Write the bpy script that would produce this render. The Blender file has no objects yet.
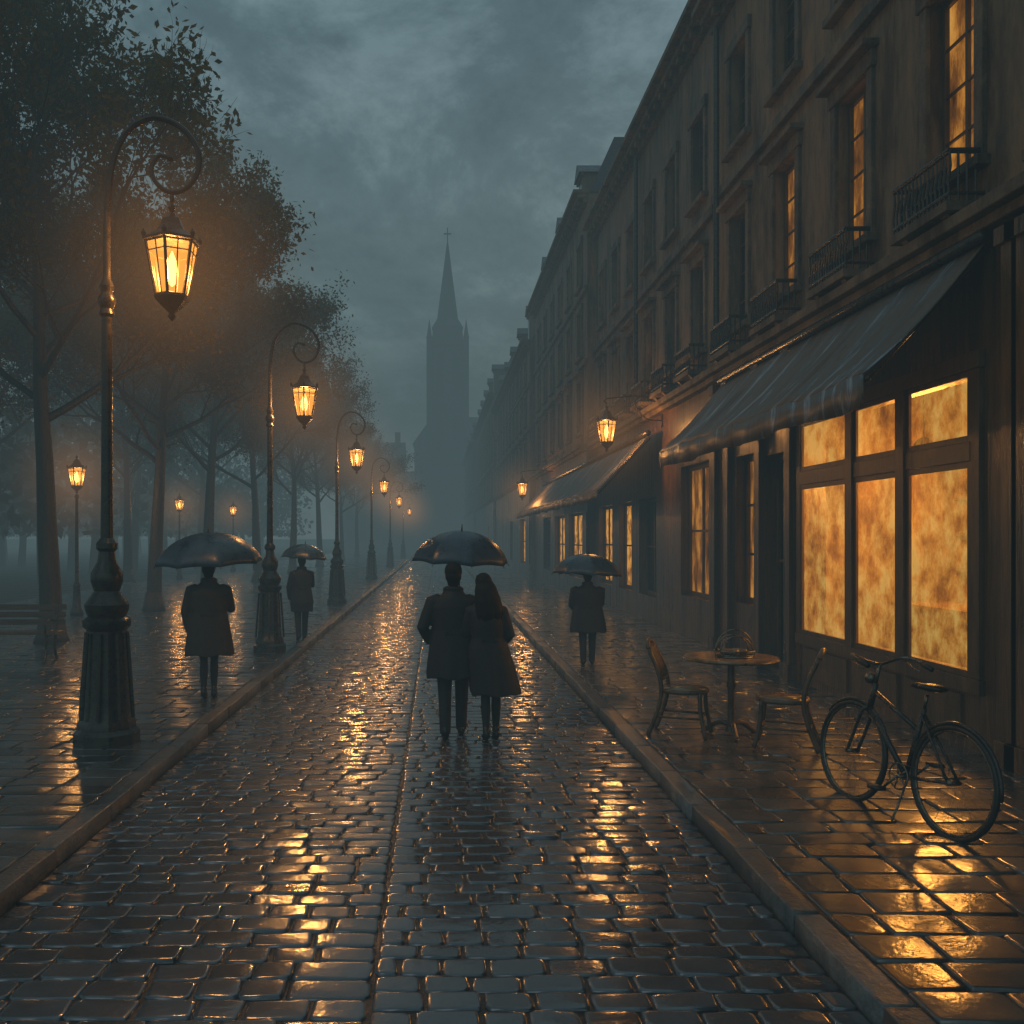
import bpy, bmesh, math, random
import numpy as np
from mathutils import Vector, Matrix, Quaternion
random.seed(7); rng=np.random.default_rng(7)
scene=bpy.context.scene
V=Vector
# ------------------------------------------------------------------ materials
def newmat(name):
    m=bpy.data.materials.new(name); m.use_nodes=True
    nt=m.node_tree; nt.nodes.clear()
    out=nt.nodes.new('ShaderNodeOutputMaterial')
    return m,nt,out
def N(nt,t,**k):
    n=nt.nodes.new(t)
    for a,b in k.items():
        if a in n.inputs: n.inputs[a].default_value=b
        else: setattr(n,a,b)
    return n
def L(nt,a,b): nt.links.new(a,b)
def ramp(nt,fac,stops):
    r=nt.nodes.new('ShaderNodeValToRGB'); e=r.color_ramp.elements
    while len(e)<len(stops): e.new(0.5)
    for i,(p,c) in enumerate(stops):
        e[i].position=p; e[i].color=(*c,1) if len(c)==3 else c
    L(nt,fac,r.inputs[0]); return r
def noisemat(name,c1,c2,scale=3,rough=(.5,.8),bump=.2,bscale=None,stretch=(1,1,1),c3=None,metallic=0,spec=.5,bdist=.02,attr=False,coat=0,coatior=1.5,coatr=.1,stain=None,bdet=3.0):
    m,nt,out=newmat(name)
    tc=N(nt,'ShaderNodeTexCoord'); mp=N(nt,'ShaderNodeMapping'); mp.inputs['Scale'].default_value=stretch
    L(nt,tc.outputs['Object'],mp.inputs[0])
    n=N(nt,'ShaderNodeTexNoise',Scale=scale,Detail=4.0,Roughness=.68); L(nt,mp.outputs[0],n.inputs['Vector'])
    stops=[(.3,c1),(.7,c2)]
    if c3: stops=[(.28,c1),(.5,c2),(.72,c3)]
    r=ramp(nt,n.outputs[0],stops)
    p=N(nt,'ShaderNodeBsdfPrincipled',Metallic=metallic)
    p.inputs['Specular IOR Level'].default_value=spec
    p.inputs['Coat Weight'].default_value=coat
    p.inputs['Coat Roughness'].default_value=coatr
    p.inputs['Coat IOR'].default_value=coatior
    col=r.outputs[0]
    if attr:
        a=N(nt,'ShaderNodeAttribute'); a.attribute_name='rnd'
        mr=N(nt,'ShaderNodeMapRange'); mr.inputs[3].default_value=.5; mr.inputs[4].default_value=1.6
        L(nt,a.outputs['Fac'],mr.inputs[0])
        mx=N(nt,'ShaderNodeMix',data_type='RGBA',blend_type='MULTIPLY'); mx.inputs[0].default_value=1
        L(nt,col,mx.inputs[6]); L(nt,mr.outputs[0],mx.inputs[7]); col=mx.outputs[2]
    if stain:
        mp2=N(nt,'ShaderNodeMapping'); mp2.inputs['Scale'].default_value=stain; L(nt,tc.outputs['Object'],mp2.inputs[0])
        n3=N(nt,'ShaderNodeTexNoise',Scale=1.0,Detail=5.0,Roughness=.72); L(nt,mp2.outputs[0],n3.inputs['Vector'])
        r3=ramp(nt,n3.outputs[0],[(.38,(.34,.29,.25)),(.5,(.95,.93,.9)),(.64,(1.4,1.2,.95))])
        mx=N(nt,'ShaderNodeMix',data_type='RGBA',blend_type='MULTIPLY'); mx.inputs[0].default_value=1
        L(nt,col,mx.inputs[6]); L(nt,r3.outputs[0],mx.inputs[7]); col=mx.outputs[2]
    L(nt,col,p.inputs['Base Color'])
    mr=N(nt,'ShaderNodeMapRange'); mr.inputs[1].default_value=.3; mr.inputs[2].default_value=.7
    mr.inputs[3].default_value=rough[0]; mr.inputs[4].default_value=rough[1]
    L(nt,n.outputs[0],mr.inputs[0]); L(nt,mr.outputs[0],p.inputs['Roughness'])
    if bump>0:
        n2=N(nt,'ShaderNodeTexNoise',Scale=bscale or scale*4,Detail=bdet,Roughness=.62); L(nt,mp.outputs[0],n2.inputs['Vector'])
        b=N(nt,'ShaderNodeBump',Strength=bump,Distance=bdist); L(nt,n2.outputs[0],b.inputs['Height']); L(nt,b.outputs[0],p.inputs['Normal'])
        if coat: L(nt,b.outputs[0],p.inputs['Coat Normal'])
    L(nt,p.outputs[0],out.inputs[0]); return m
def emis(name,stops,strength,scale=4,stretch=(1,1,1),rough=.15,transp=0.0,big=None,bw=.3):
    m,nt,out=newmat(name)
    tc=N(nt,'ShaderNodeTexCoord'); mp=N(nt,'ShaderNodeMapping'); mp.inputs['Scale'].default_value=stretch
    L(nt,tc.outputs['Object'],mp.inputs[0])
    n=N(nt,'ShaderNodeTexNoise',Scale=scale,Detail=6.0,Roughness=.66); L(nt,mp.outputs[0],n.inputs['Vector'])
    fac=n.outputs[0]
    if big:
        n2=N(nt,'ShaderNodeTexNoise',Scale=big,Detail=2.0); L(nt,mp.outputs[0],n2.inputs['Vector'])
        mm=N(nt,'ShaderNodeMix'); mm.inputs[0].default_value=bw; L(nt,fac,mm.inputs[2]); L(nt,n2.outputs[0],mm.inputs[3]); fac=mm.outputs[0]
    r=ramp(nt,fac,stops)
    p=N(nt,'ShaderNodeBsdfPrincipled',Roughness=rough); p.inputs['Base Color'].default_value=(.05,.03,.015,1)
    L(nt,r.outputs[0],p.inputs['Emission Color']); p.inputs['Emission Strength'].default_value=strength
    if transp:
        t=N(nt,'ShaderNodeBsdfTransparent'); t.inputs[0].default_value=(1,.85,.5,1); mx=N(nt,'ShaderNodeMixShader'); mx.inputs[0].default_value=1-transp
        L(nt,t.outputs[0],mx.inputs[1]); L(nt,p.outputs[0],mx.inputs[2]); L(nt,mx.outputs[0],out.inputs[0])
    else: L(nt,p.outputs[0],out.inputs[0])
    return m
M={}
M['cobble']=noisemat('wet_cobble',(.016,.021,.026),(.05,.06,.07),scale=3.2,rough=(.4,.6),bump=.34,bscale=15,bdist=.007,attr=True,coat=1,coatior=1.95,coatr=.14,spec=.2)
M['slab']=noisemat('wet_slab',(.024,.024,.023),(.08,.075,.067),scale=2.2,rough=(.4,.6),bump=.4,bscale=12,bdist=.008,attr=True,coat=1,coatior=1.7,coatr=.17,spec=.2)
M['kerb']=noisemat('kerb_granite',(.04,.042,.043),(.12,.115,.105),scale=7,rough=(.35,.55),bump=.7,bscale=22,bdist=.014,attr=True,coat=.3,coatior=1.5,coatr=.25)
M['grout']=noisemat('wet_grout',(.01,.01,.01),(.025,.023,.02),scale=6,rough=(.3,.6),bump=.4)
M['ground']=noisemat('ground_soil',(.02,.022,.018),(.05,.048,.035),scale=.8,rough=(.4,.8),bump=.4)
M['plaster']=noisemat('plaster_stained',(.065,.043,.026),(.22,.15,.09),scale=1.6,rough=(.6,.9),bump=.9,bscale=9,stretch=(1,1,.35),c3=(.135,.102,.07),stain=(1.1,1.1,.25),bdet=5,bdist=.03)
M['plaster2']=noisemat('plaster_grey',(.065,.047,.032),(.2,.15,.102),scale=1.4,rough=(.6,.9),bump=.9,bscale=8,stretch=(1,1,.3),c3=(.13,.103,.075),stain=(.9,.9,.22),bdet=5,bdist=.03)
M['trim']=noisemat('stone_trim',(.06,.045,.031),(.2,.15,.1),scale=4,rough=(.5,.85),bump=.7,stain=(1.5,1.5,.6),bdet=4)
M['roof']=noisemat('slate_roof',(.03,.034,.04),(.08,.085,.09),scale=4,rough=(.3,.6),bump=.5,stretch=(1,1,3))
M['wood']=noisemat('shopfront_wood',(.018,.012,.008),(.13,.07,.03),scale=5,rough=(.25,.5),bump=.5,stretch=(1,1,.1),c3=(.05,.029,.015),coat=.3,stain=(2.2,2.2,.12))
M['frame']=noisemat('window_frame_paint',(.04,.025,.013),(.15,.085,.038),scale=8,rough=(.3,.5),bump=.2,stretch=(1,1,.2))
M['iron']=noisemat('cast_iron',(.025,.025,.025),(.08,.062,.045),scale=12,rough=(.2,.42),bump=.3,metallic=.4,bdist=.005)
M['chairmetal']=noisemat('chair_wood',(.05,.032,.018),(.16,.1,.055),scale=14,rough=(.22,.45),bump=.2,stretch=(1,1,.3),bdist=.004)
M['bark']=noisemat('wet_bark',(.02,.016,.012),(.07,.052,.035),scale=6,rough=(.4,.7),bump=.8,stretch=(1,1,.2),bdist=.03)
M['stone_far']=noisemat('church_stone',(.06,.067,.072),(.12,.127,.132),scale=.4,rough=(.7,.9),bump=.3)
M['coat']=noisemat('wool_coat',(.01,.01,.013),(.03,.028,.031),scale=14,rough=(.6,.9),bump=.5,bscale=60,bdist=.004)
M['coat2']=noisemat('wool_coat_brown',(.018,.014,.011),(.05,.037,.027),scale=10,rough=(.6,.9),bump=.5,bscale=60,bdist=.004)
M['trouser']=noisemat('trousers',(.01,.01,.012),(.026,.026,.03),scale=12,rough=(.6,.85),bump=.3,bdist=.004)
M['shoe']=noisemat('shoe_leather',(.008,.007,.006),(.02,.016,.012),scale=20,rough=(.2,.4),bump=.1,bdist=.003)
M['skin']=noisemat('skin',(.3,.18,.125),(.4,.25,.18),scale=14,rough=(.45,.6),bump=.1,bdist=.002)
M['hair']=noisemat('hair',(.004,.003,.003),(.012,.008,.006),scale=20,rough=(.5,.75),bump=.6,stretch=(3,3,.2),bdist=.006,spec=.25)
M['eye']=noisemat('eye',(.3,.3,.3),(.5,.5,.5),scale=3,rough=(.1,.2),bump=0)
M['umb']=noisemat('umbrella_cloth',(.018,.038,.06),(.055,.092,.125),scale=5,rough=(.24,.4),bump=.15,bscale=40,bdist=.003)
M['rubber']=noisemat('rubber',(.01,.01,.01),(.03,.03,.028),scale=30,rough=(.3,.5),bump=.2,bdist=.003)
M['chrome']=noisemat('worn_steel',(.1,.09,.08),(.3,.26,.2),scale=20,rough=(.2,.45),bump=.1,metallic=.9,bdist=.002)
M['bikepaint']=noisemat('bicycle_paint',(.015,.016,.018),(.05,.045,.038),scale=16,rough=(.15,.35),bump=.1,bdist=.002)
M['tabletop']=noisemat('table_top',(.16,.095,.045),(.36,.22,.11),scale=6,rough=(.1,.25),bump=.15,bdist=.003)
M['glassdark']=noisemat('window_glass',(.012,.014,.016),(.03,.034,.038),scale=2,rough=(.06,.2),bump=.15,bscale=5)
M['benchwood']=noisemat('bench_wood',(.06,.042,.026),(.15,.1,.06),scale=8,rough=(.25,.5),bump=.3,stretch=(.2,1,1))
amber=[(.36,(.09,.026,.002)),(.45,(.36,.125,.011)),(.52,(.74,.31,.036)),(.61,(1,.6,.13))]
M['amber']=emis('lit_shop_glass',amber,.85,scale=4.6,transp=.45,stretch=(1,1,.9),big=.9,bw=.38)
M['roomwall']=emis('painted_lit_wall',[(.34,(.24,.08,.008)),(.5,(.7,.3,.035)),(.66,(1,.55,.12))],.95,scale=1.2)  # lamplight on the wall is painted in as its own mottled emission
M['amber_dim']=emis('lit_window_glass',[(.38,(.03,.01,.001)),(.5,(.22,.075,.008)),(.6,(.7,.28,.035)),(.72,(1,.55,.12))],.7,scale=3.5,stretch=(1,1,.4),big=.8)
M['amber_far']=emis('lit_far_glass',[(.4,(.25,.08,.008)),(.58,(1,.45,.07))],.85,scale=4)
def awnmat():
    m,nt,out=newmat('awning_canvas')
    tc=N(nt,'ShaderNodeTexCoord'); mp=N(nt,'ShaderNodeMapping'); mp.inputs['Scale'].default_value=(.45,2.0,.45)
    L(nt,tc.outputs['Object'],mp.inputs[0])
    n=N(nt,'ShaderNodeTexNoise',Scale=1.3,Detail=6.0,Roughness=.74); L(nt,mp.outputs[0],n.inputs['Vector'])
    r=ramp(nt,n.outputs[0],[(.36,(.06,.038,.022)),(.47,(.17,.115,.07)),(.56,(.12,.12,.115)),(.64,(.36,.43,.5))])  # blue-grey end paints highlight streaks into the brown canvas colour
    p=N(nt,'ShaderNodeBsdfPrincipled',Roughness=.45); L(nt,r.outputs[0],p.inputs['Base Color'])
    n2=N(nt,'ShaderNodeTexNoise',Scale=3.0,Detail=4.0); L(nt,mp.outputs[0],n2.inputs['Vector'])
    b=N(nt,'ShaderNodeBump',Strength=.5,Distance=.03); L(nt,n2.outputs[0],b.inputs['Height']); L(nt,b.outputs[0],p.inputs['Normal'])
    t=N(nt,'ShaderNodeBsdfTranslucent'); L(nt,r.outputs[0],t.inputs[0]); mx=N(nt,'ShaderNodeMixShader'); mx.inputs[0].default_value=.15
    L(nt,p.outputs[0],mx.inputs[1]); L(nt,t.outputs[0],mx.inputs[2]); L(nt,mx.outputs[0],out.inputs[0]); return m
M['awning']=awnmat()
def lampglass():
    m,nt,out=newmat('lantern_glass')
    tr=N(nt,'ShaderNodeBsdfTransparent'); e=N(nt,'ShaderNodeEmission',Strength=1.5); e.inputs[0].default_value=(1,.36,.05,1)
    mx=N(nt,'ShaderNodeMixShader'); mx.inputs[0].default_value=.55
    L(nt,tr.outputs[0],mx.inputs[1]); L(nt,e.outputs[0],mx.inputs[2]); L(nt,mx.outputs[0],out.inputs[0]); m.cycles.emission_sampling='NONE'; return m
M['lampglass']=lampglass()
m,nt,out=newmat('lamp_flame'); e=N(nt,'ShaderNodeEmission',Strength=12.0); e.inputs[0].default_value=(1,.42,.08,1); L(nt,e.outputs[0],out.inputs[0]); M['flame']=m; m.cycles.emission_sampling='NONE'
def leafmat(name,c1,c2,c3):
    m,nt,out=newmat(name)
    a=N(nt,'ShaderNodeAttribute'); a.attribute_name='rnd'
    r=ramp(nt,a.outputs['Fac'],[(0,c1),(.5,c2),(1,c3)])
    d=N(nt,'ShaderNodeBsdfDiffuse'); t=N(nt,'ShaderNodeBsdfTranslucent')
    L(nt,r.outputs[0],d.inputs['Color']); L(nt,r.outputs[0],t.inputs[0])
    mx=N(nt,'ShaderNodeMixShader'); mx.inputs[0].default_value=.3
    L(nt,d.outputs[0],mx.inputs[1]); L(nt,t.outputs[0],mx.inputs[2]); L(nt,mx.outputs[0],out.inputs[0]); return m
M['leaf']=leafmat('autumn_leaves',(.07,.058,.022),(.17,.12,.04),(.32,.2,.06))
M['leaffar']=leafmat('far_leaves',(.04,.042,.024),(.075,.065,.035),(.12,.09,.045))

# ------------------------------------------------------------------ mesh builder
class MB:
    def __init__(s): s.v=[]; s.f=[]; s.m=[]; s.mats=[]
    def mi(s,mat):
        if mat not in s.mats: s.mats.append(mat)
        return s.mats.index(mat)
    def add(s,vs,fs,mat):
        o=len(s.v); k=s.mi(mat); s.v+= [tuple(p) for p in vs]
        for f in fs: s.f.append(tuple(i+o for i in f)); s.m.append(k)
    def box(s,x0,x1,y0,y1,z0,z1,mat):
        x0,x1=min(x0,x1),max(x0,x1); y0,y1=min(y0,y1),max(y0,y1); z0,z1=min(z0,z1),max(z0,z1)
        vs=[(x,y,z) for x in(x0,x1) for y in(y0,y1) for z in(z0,z1)]
        s.add(vs,[(0,1,3,2),(4,6,7,5),(0,4,5,1),(2,3,7,6),(0,2,6,4),(1,5,7,3)],mat)
    def quad(s,a,b,c,d,mat): s.add([a,b,c,d],[(0,1,2,3)],mat)
    def tube(s,pts,rad,mat,seg=8,cap=True,closed=False,flat=1.0):
        pts=[V(p) for p in pts]; n=len(pts)
        if not hasattr(rad,'__len__'): rad=[rad]*n
        vs=[];fs=[]
        t0=(pts[1]-pts[0]).normalized()
        ref=V((0,0,1)) if abs(t0.z)<.9 else V((1,0,0))
        u=t0.cross(ref).normalized()
        for i,p in enumerate(pts):
            if closed: t=(pts[(i+1)%n]-pts[i-1]).normalized()
            else: t=(pts[min(i+1,n-1)]-pts[max(i-1,0)]).normalized()
            u=(u-t*u.dot(t)).normalized(); w=t.cross(u)
            for k in range(seg):
                a=2*math.pi*k/seg
                vs.append(p+(u*math.cos(a)+w*math.sin(a)*flat)*rad[i])
        R=n if closed else n-1
        for i in range(R):
            for k in range(seg):
                a=i*seg+k;b=i*seg+(k+1)%seg;c=((i+1)%n)*seg+(k+1)%seg;d=((i+1)%n)*seg+k
                fs.append((a,b,c,d))
        if cap and not closed:
            fs.append(tuple(range(seg))[::-1]); fs.append(tuple((n-1)*seg+k for k in range(seg)))
        s.add(vs,fs,mat)
    def lathe(s,prof,mat,seg=16,c=(0,0),sq=None):
        vs=[];fs=[]
        for r,z in prof:
            for k in range(seg):
                a=2*math.pi*(k+.5)/seg; vs.append((c[0]+r*math.cos(a),c[1]+r*math.sin(a),z))
        for i in range(len(prof)-1):
            for k in range(seg):
                fs.append((i*seg+k,i*seg+(k+1)%seg,(i+1)*seg+(k+1)%seg,(i+1)*seg+k))
        fs.append(tuple(range(seg))[::-1]); fs.append(tuple((len(prof)-1)*seg+k for k in range(seg)))
        s.add(vs,fs,mat)
    def ell(s,c,r,mat,seg=16,rot=None):
        vs=[];fs=[];rows=seg//2
        for i in range(1,rows):
            th=math.pi*i/rows
            for k in range(seg):
                a=2*math.pi*k/seg; vs.append(V((r[0]*math.sin(th)*math.cos(a),r[1]*math.sin(th)*math.sin(a),r[2]*math.cos(th))))
        top=len(vs); vs.append(V((0,0,r[2]))); vs.append(V((0,0,-r[2])))
        for i in range(rows-2):
            for k in range(seg): fs.append((i*seg+k,(i+1)*seg+k,(i+1)*seg+(k+1)%seg,i*seg+(k+1)%seg))
        for k in range(seg):
            fs.append((top,k,(k+1)%seg)); b=(rows-2)*seg; fs.append((top+1,b+(k+1)%seg,b+k))
        if rot: vs=[rot@p for p in vs]
        s.add([p+V(c) for p in vs],fs,mat)
    def mesh(s,name,smooth=False):
        me=bpy.data.meshes.new(name); me.from_pydata(s.v,[],s.f)
        for m in s.mats: me.materials.append(m)
        me.polygons.foreach_set('material_index',s.m)
        if smooth: me.polygons.foreach_set('use_smooth',[True]*len(s.f))
        me.update(); return me
def obj(name,me,parent=None,loc=None,rot=None,scale=None):
    o=bpy.data.objects.new(name,me); scene.collection.objects.link(o)
    if parent: o.parent=parent
    if loc: o.location=loc
    if rot: o.rotation_euler=rot
    if scale: o.scale=(scale,)*3 if not hasattr(scale,'__len__') else scale
    return o
def empty(name,loc=(0,0,0),rot=(0,0,0),scale=1):
    o=obj(name,None,None,loc,rot,scale); o.empty_display_size=.3; return o
def autosm(o,ang=40):
    me=o.data; bm=bmesh.new(); bm.from_mesh(me); 
    for f in bm.faces: f.smooth=True
    for e in bm.edges:
        if len(e.link_faces)==2 and e.calc_face_angle(0)>math.radians(ang): e.smooth=False
    bmesh.ops.recalc_face_normals(bm,faces=bm.faces)
    bm.to_mesh(me); bm.free()
def bevel(o,w=.01,seg=2):
    b=o.modifiers.new('bev','BEVEL'); b.width=w; b.segments=seg; b.limit_method='ANGLE'; return o

# ------------------------------------------------------------------ paving
def stones(name,rects,mat,z,ch=.018,tilt=.012,hj=.003,dome=.001,inset=.009,drop=.035,edge=.004,parent=None):
    R=np.array(rects)
    n=len(R); cx,cy,hx,hy=R.T
    def ring(ins,c):
        a=hx-ins; b=hy-ins; c=np.minimum(c,np.minimum(a,b)*.6)
        xs=np.stack([a,a,a-c,-(a-c),-a,-a,-(a-c),a-c],1); ys=np.stack([-(b-c),b-c,b,b,b-c,-(b-c),-b,-b],1)
        return xs,ys
    rings=[ring(0,ch),ring(.002,ch),ring(inset,ch),ring(inset*2.4,ch)]
    zz=[-drop,-edge,0,dome*.4]
    X=np.concatenate([r[0] for r in rings]+[np.zeros((n,1))],1); Y=np.concatenate([r[1] for r in rings]+[np.zeros((n,1))],1)
    Z=np.concatenate([np.full((n,8),q) for q in zz]+[np.full((n,1),dome)],1)
    jx=rng.normal(0,.004,(n,8)); jy=rng.normal(0,.004,(n,8))
    X=X+np.concatenate([jx]*4+[np.zeros((n,1))],1); Y=Y+np.concatenate([jy]*4+[np.zeros((n,1))],1)
    ta=rng.normal(0,tilt,(n,1)); tb=rng.normal(0,tilt,(n,1)); h=rng.normal(0,hj,(n,1))
    Z=Z+X*ta+Y*tb+h
    Z[:,16:]+=rng.normal(0,.0007,(n,Z.shape[1]-16))
    P=np.stack([X+cx[:,None],Y+cy[:,None],Z+z],2).reshape(-1,3)
    F=[]
    for r in range(3):
        for k in range(8): F.append((r*8+k,r*8+(k+1)%8,(r+1)*8+(k+1)%8,(r+1)*8+k))
    F=np.array(F); T=np.array([(24+k,24+(k+1)%8,32) for k in range(8)])
    off=(np.arange(n)*33)[:,None,None]
    Q=(F[None]+off).reshape(-1,4); TT=(T[None]+off).reshape(-1,3)
    me=bpy.data.meshes.new(name)
    me.vertices.add(len(P)); me.vertices.foreach_set('co',P.ravel())
    loops=np.concatenate([Q.ravel(),TT.ravel()]); me.loops.add(len(loops)); me.loops.foreach_set('vertex_index',loops)
    st=np.concatenate([np.arange(len(Q))*4,len(Q)*4+np.arange(len(TT))*3]); tot=np.concatenate([np.full(len(Q),4),np.full(len(TT),3)])
    me.polygons.add(len(st)); me.polygons.foreach_set('loop_start',st); me.polygons.foreach_set('loop_total',tot)
    me.polygons.foreach_set('use_smooth',[True]*len(st))
    at=me.attributes.new('rnd','FLOAT','POINT'); at.data.foreach_set('value',np.repeat(rng.random(n),33))
    me.materials.append(mat); me.update(calc_edges=True); me.validate()
    return obj(name,me,parent)
def rows(x0,x1,y0,y1,w,d,gap,jw=.25):
    out=[]; y=y0
    while y<y1:
        dd=d*random.uniform(.85,1.15); x=x0
        first=True
        while x<x1-.02:
            ww=w*random.uniform(1-jw,1+jw)
            if first: ww*=random.uniform(.4,1); first=False
            if x1-(x+ww)<w*.4: ww=x1-x
            out.append((x+ww/2,y+dd/2,ww/2-gap/2,dd/2-gap/2)); x+=ww
        y+=dd
    return out
KL,KR=-2.40,1.87; PV=.10; WX=5.0
mb=MB(); S=900
mb.quad((-S,-200,-.06),(S,-200,-.06),(S,S,-.06),(-S,S,-.06),M['ground']); obj('ground',mb.mesh('ground'))
road=empty('road')
mb=MB(); mb.quad((KL,-6,-.012),(KR,-6,-.012),(KR,200,-.012),(KL,200,-.012),M['grout']); obj('bedding',mb.mesh('b'),road)
stones('cobbles',rows(KL+.005,-.302,1.0,75,.26,.17,.011)+rows(-.3,KR-.005,1.0,75,.26,.17,.011),M['cobble'],0,parent=road,tilt=.018,hj=.003)
stones('far_cobbles',rows(KL+.01,KR-.01,75,170,.9,.7,.03),M['cobble'],0,parent=road,tilt=.012)
pr=empty('pavement')
mb=MB(); mb.box(KR+.15,WX+.3,-6,200,-.05,PV-.012,M['grout']); obj('bedding',mb.mesh('b'),pr)
stones('flagstones',rows(KR+.17,WX-.01,1.0,60,.42,.28,.011)+rows(KR+.17,WX,60,150,1,.9,.02),M['slab'],PV,tilt=.016,parent=pr)
stones('kerb_stones',[(KR+.08,y+.5,.075,.494) for y in np.arange(0,150,1.0)],M['kerb'],PV+.01,tilt=.008,drop=.13,parent=pr,ch=.008,inset=.008)
pl=empty('pavement')
mb=MB(); mb.box(-13,KL-.15,-6,200,-.05,PV-.012,M['grout']); obj('bedding',mb.mesh('b'),pl)
stones('flagstones',rows(-13,KL-.17,3.0,60,.42,.29,.012)+rows(-13,KL-.17,60,150,1,.9,.02),M['slab'],PV,tilt=.013,parent=pl)
stones('kerb_stones',[(KL-.08,y+.5,.075,.494) for y in np.arange(0,150,1.0)],M['kerb'],PV+.01,tilt=.008,drop=.13,parent=pl,ch=.008,inset=.008)

# ------------------------------------------------------------------ street lamps
def lantern(s=1.0):
    fr=MB(); I=M['iron']
    fr.lathe([(.012*s,0),(.02*s,-.03*s),(.045*s,-.06*s),(.02*s,-.1*s),(.05*s,-.14*s),(.09*s,-.17*s),(.11*s,-.23*s),(.15*s,-.29*s),(.23*s,-.35*s),(.285*s,-.375*s),(.285*s,-.40*s),(.26*s,-.41*s)],I,6)
    fr.lathe([(.165*s,-.91*s),(.175*s,-.93*s),(.16*s,-.96*s),(.11*s,-1.01*s),(.05*s,-1.06*s),(.03*s,-1.08*s),(.045*s,-1.11*s),(.0,-1.16*s)][::-1],I,6)
    gl=MB(); rt,rb=.25*s,.155*s;zt,zb=-.41*s,-.91*s
    for k in range(6):
        a=2*math.pi*(k+.5)/6
        p=V((rt*math.cos(a),rt*math.sin(a),zt)); q=V((rb*math.cos(a),rb*math.sin(a),zb))
        fr.tube([p,q],.016*s,I,6)
        fr.lathe([(.018*s,-.37*s),(.026*s,-.34*s),(.004*s,-.30*s)],I,6,c=(p.x*1.08,p.y*1.08))
        a2=2*math.pi*(k+1.5)/6
        p2=V((rt*math.cos(a2),rt*math.sin(a2),zt)); q2=V((rb*math.cos(a2),rb*math.sin(a2),zb))
        fr.tube([p,p2],.014*s,I,5); fr.tube([q,q2],.014*s,I,5)
        fr.tube([(p+p2)/2,(q+q2)/2],.007*s,I,4)
        m1=p.lerp(q,.18); m2=p2.lerp(q2,.18); fr.tube([m1,m2],.007*s,I,4)
        k2=.985
        gl.quad((p.x*k2,p.y*k2,p.z),(q.x*k2,q.y*k2,q.z),(q2.x*k2,q2.y*k2,q2.z),(p2.x*k2,p2.y*k2,p2.z),M['lampglass'])
    fl=MB(); fl.lathe([(.005*s,-.82*s),(.045*s,-.78*s),(.06*s,-.7*s),(.05*s,-.6*s),(.02*s,-.52*s),(.004*s,-.48*s)],M['flame'],10)
    return fr.mesh('lantern_frame'),gl.mesh('lantern_glass'),fl.mesh('lamp_flame',True)
LF=lantern()
def spline(pts,n=8):
    P=[V(p) for p in pts]; P=[P[0]*2-P[1]]+P+[P[-1]*2-P[-2]]; out=[]
    for i in range(1,len(P)-2):
        for k in range(n):
            t=k/n; a,b,c,d=P[i-1:i+3]
            out.append(.5*((2*b)+(c-a)*t+(2*a-5*b+4*c-d)*t*t+(3*b-a-3*c+d)*t**3))
    out.append(P[-2]); return out
# painted lamp glow: emission fading from the flame, in place of scattered light
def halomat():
    m,nt,out=newmat('painted_lamp_glow')
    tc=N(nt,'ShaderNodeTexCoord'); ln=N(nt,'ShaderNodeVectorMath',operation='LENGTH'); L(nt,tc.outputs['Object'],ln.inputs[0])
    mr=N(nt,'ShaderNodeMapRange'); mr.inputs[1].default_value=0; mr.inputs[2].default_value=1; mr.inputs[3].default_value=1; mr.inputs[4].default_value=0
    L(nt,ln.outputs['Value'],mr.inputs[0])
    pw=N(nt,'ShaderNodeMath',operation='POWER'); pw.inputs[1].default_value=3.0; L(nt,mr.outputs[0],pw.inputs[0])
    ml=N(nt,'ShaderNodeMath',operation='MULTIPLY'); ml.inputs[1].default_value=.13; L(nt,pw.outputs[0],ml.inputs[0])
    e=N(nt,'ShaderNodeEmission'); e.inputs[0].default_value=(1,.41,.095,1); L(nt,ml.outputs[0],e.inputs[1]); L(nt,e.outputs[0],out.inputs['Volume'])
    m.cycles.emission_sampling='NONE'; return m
M['halo']=halomat(); b=MB(); b.ell((0,0,0),(1,1,1),M['halo'],24); HM=b.mesh('painted_glow')
def halo(E,loc,R): obj('painted_glow',HM,E,loc,None,R)
pm=MB(); I=M['iron']
pm.lathe([(.31,0),(.31,.1),(.27,.14),(.27,.2),(.235,.25),(.225,.32),(.19,.95),(.185,1.08),(.22,1.12),(.225,1.18),(.17,1.22)],I,8)
pm.lathe([(.17,1.2),(.2,1.27),(.21,1.33),(.16,1.4),(.12,1.46),(.15,1.55),(.15,1.63),(.09,1.74),(.075,1.84),(.1,1.87),(.1,1.92),(.06,1.97),(.055,2.4),(.05,4.1),(.075,4.13),(.06,4.18),(.085,4.24),(.085,4.28),(.055,4.34),(.07,4.4),(.045,4.46),(.036,4.5),(.034,5.0)],I,14)
for k in range(8):
    a=2*math.pi*k/8
    pm.tube([(.255*math.cos(a),.255*math.sin(a),.24),(.197*math.cos(a),.197*math.sin(a),1.06)],.02,I,6)
arch=spline([(0,0,4.95),(0.01,0,5.25),(.06,0,5.62),(.2,0,5.9),(.44,0,6.03),(.7,0,5.95),(.87,0,5.74),(.88,0,5.52),(.78,0,5.36),(.62,0,5.31),(.48,0,5.4),(.43,0,5.54),(.5,0,5.66),(.6,0,5.65)],6)
pm.tube(arch,[.034-.014*i/len(arch) for i in range(len(arch))],I,8)
pm.ell((.61,0,5.64),(.035,.035,.035),I,8)
pm.lathe([(.01,5.2),(.022,5.23),(.022,5.26),(.012,5.3)],I,8,c=(.63,0))
postmesh=pm.mesh('lamp_post')
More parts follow.
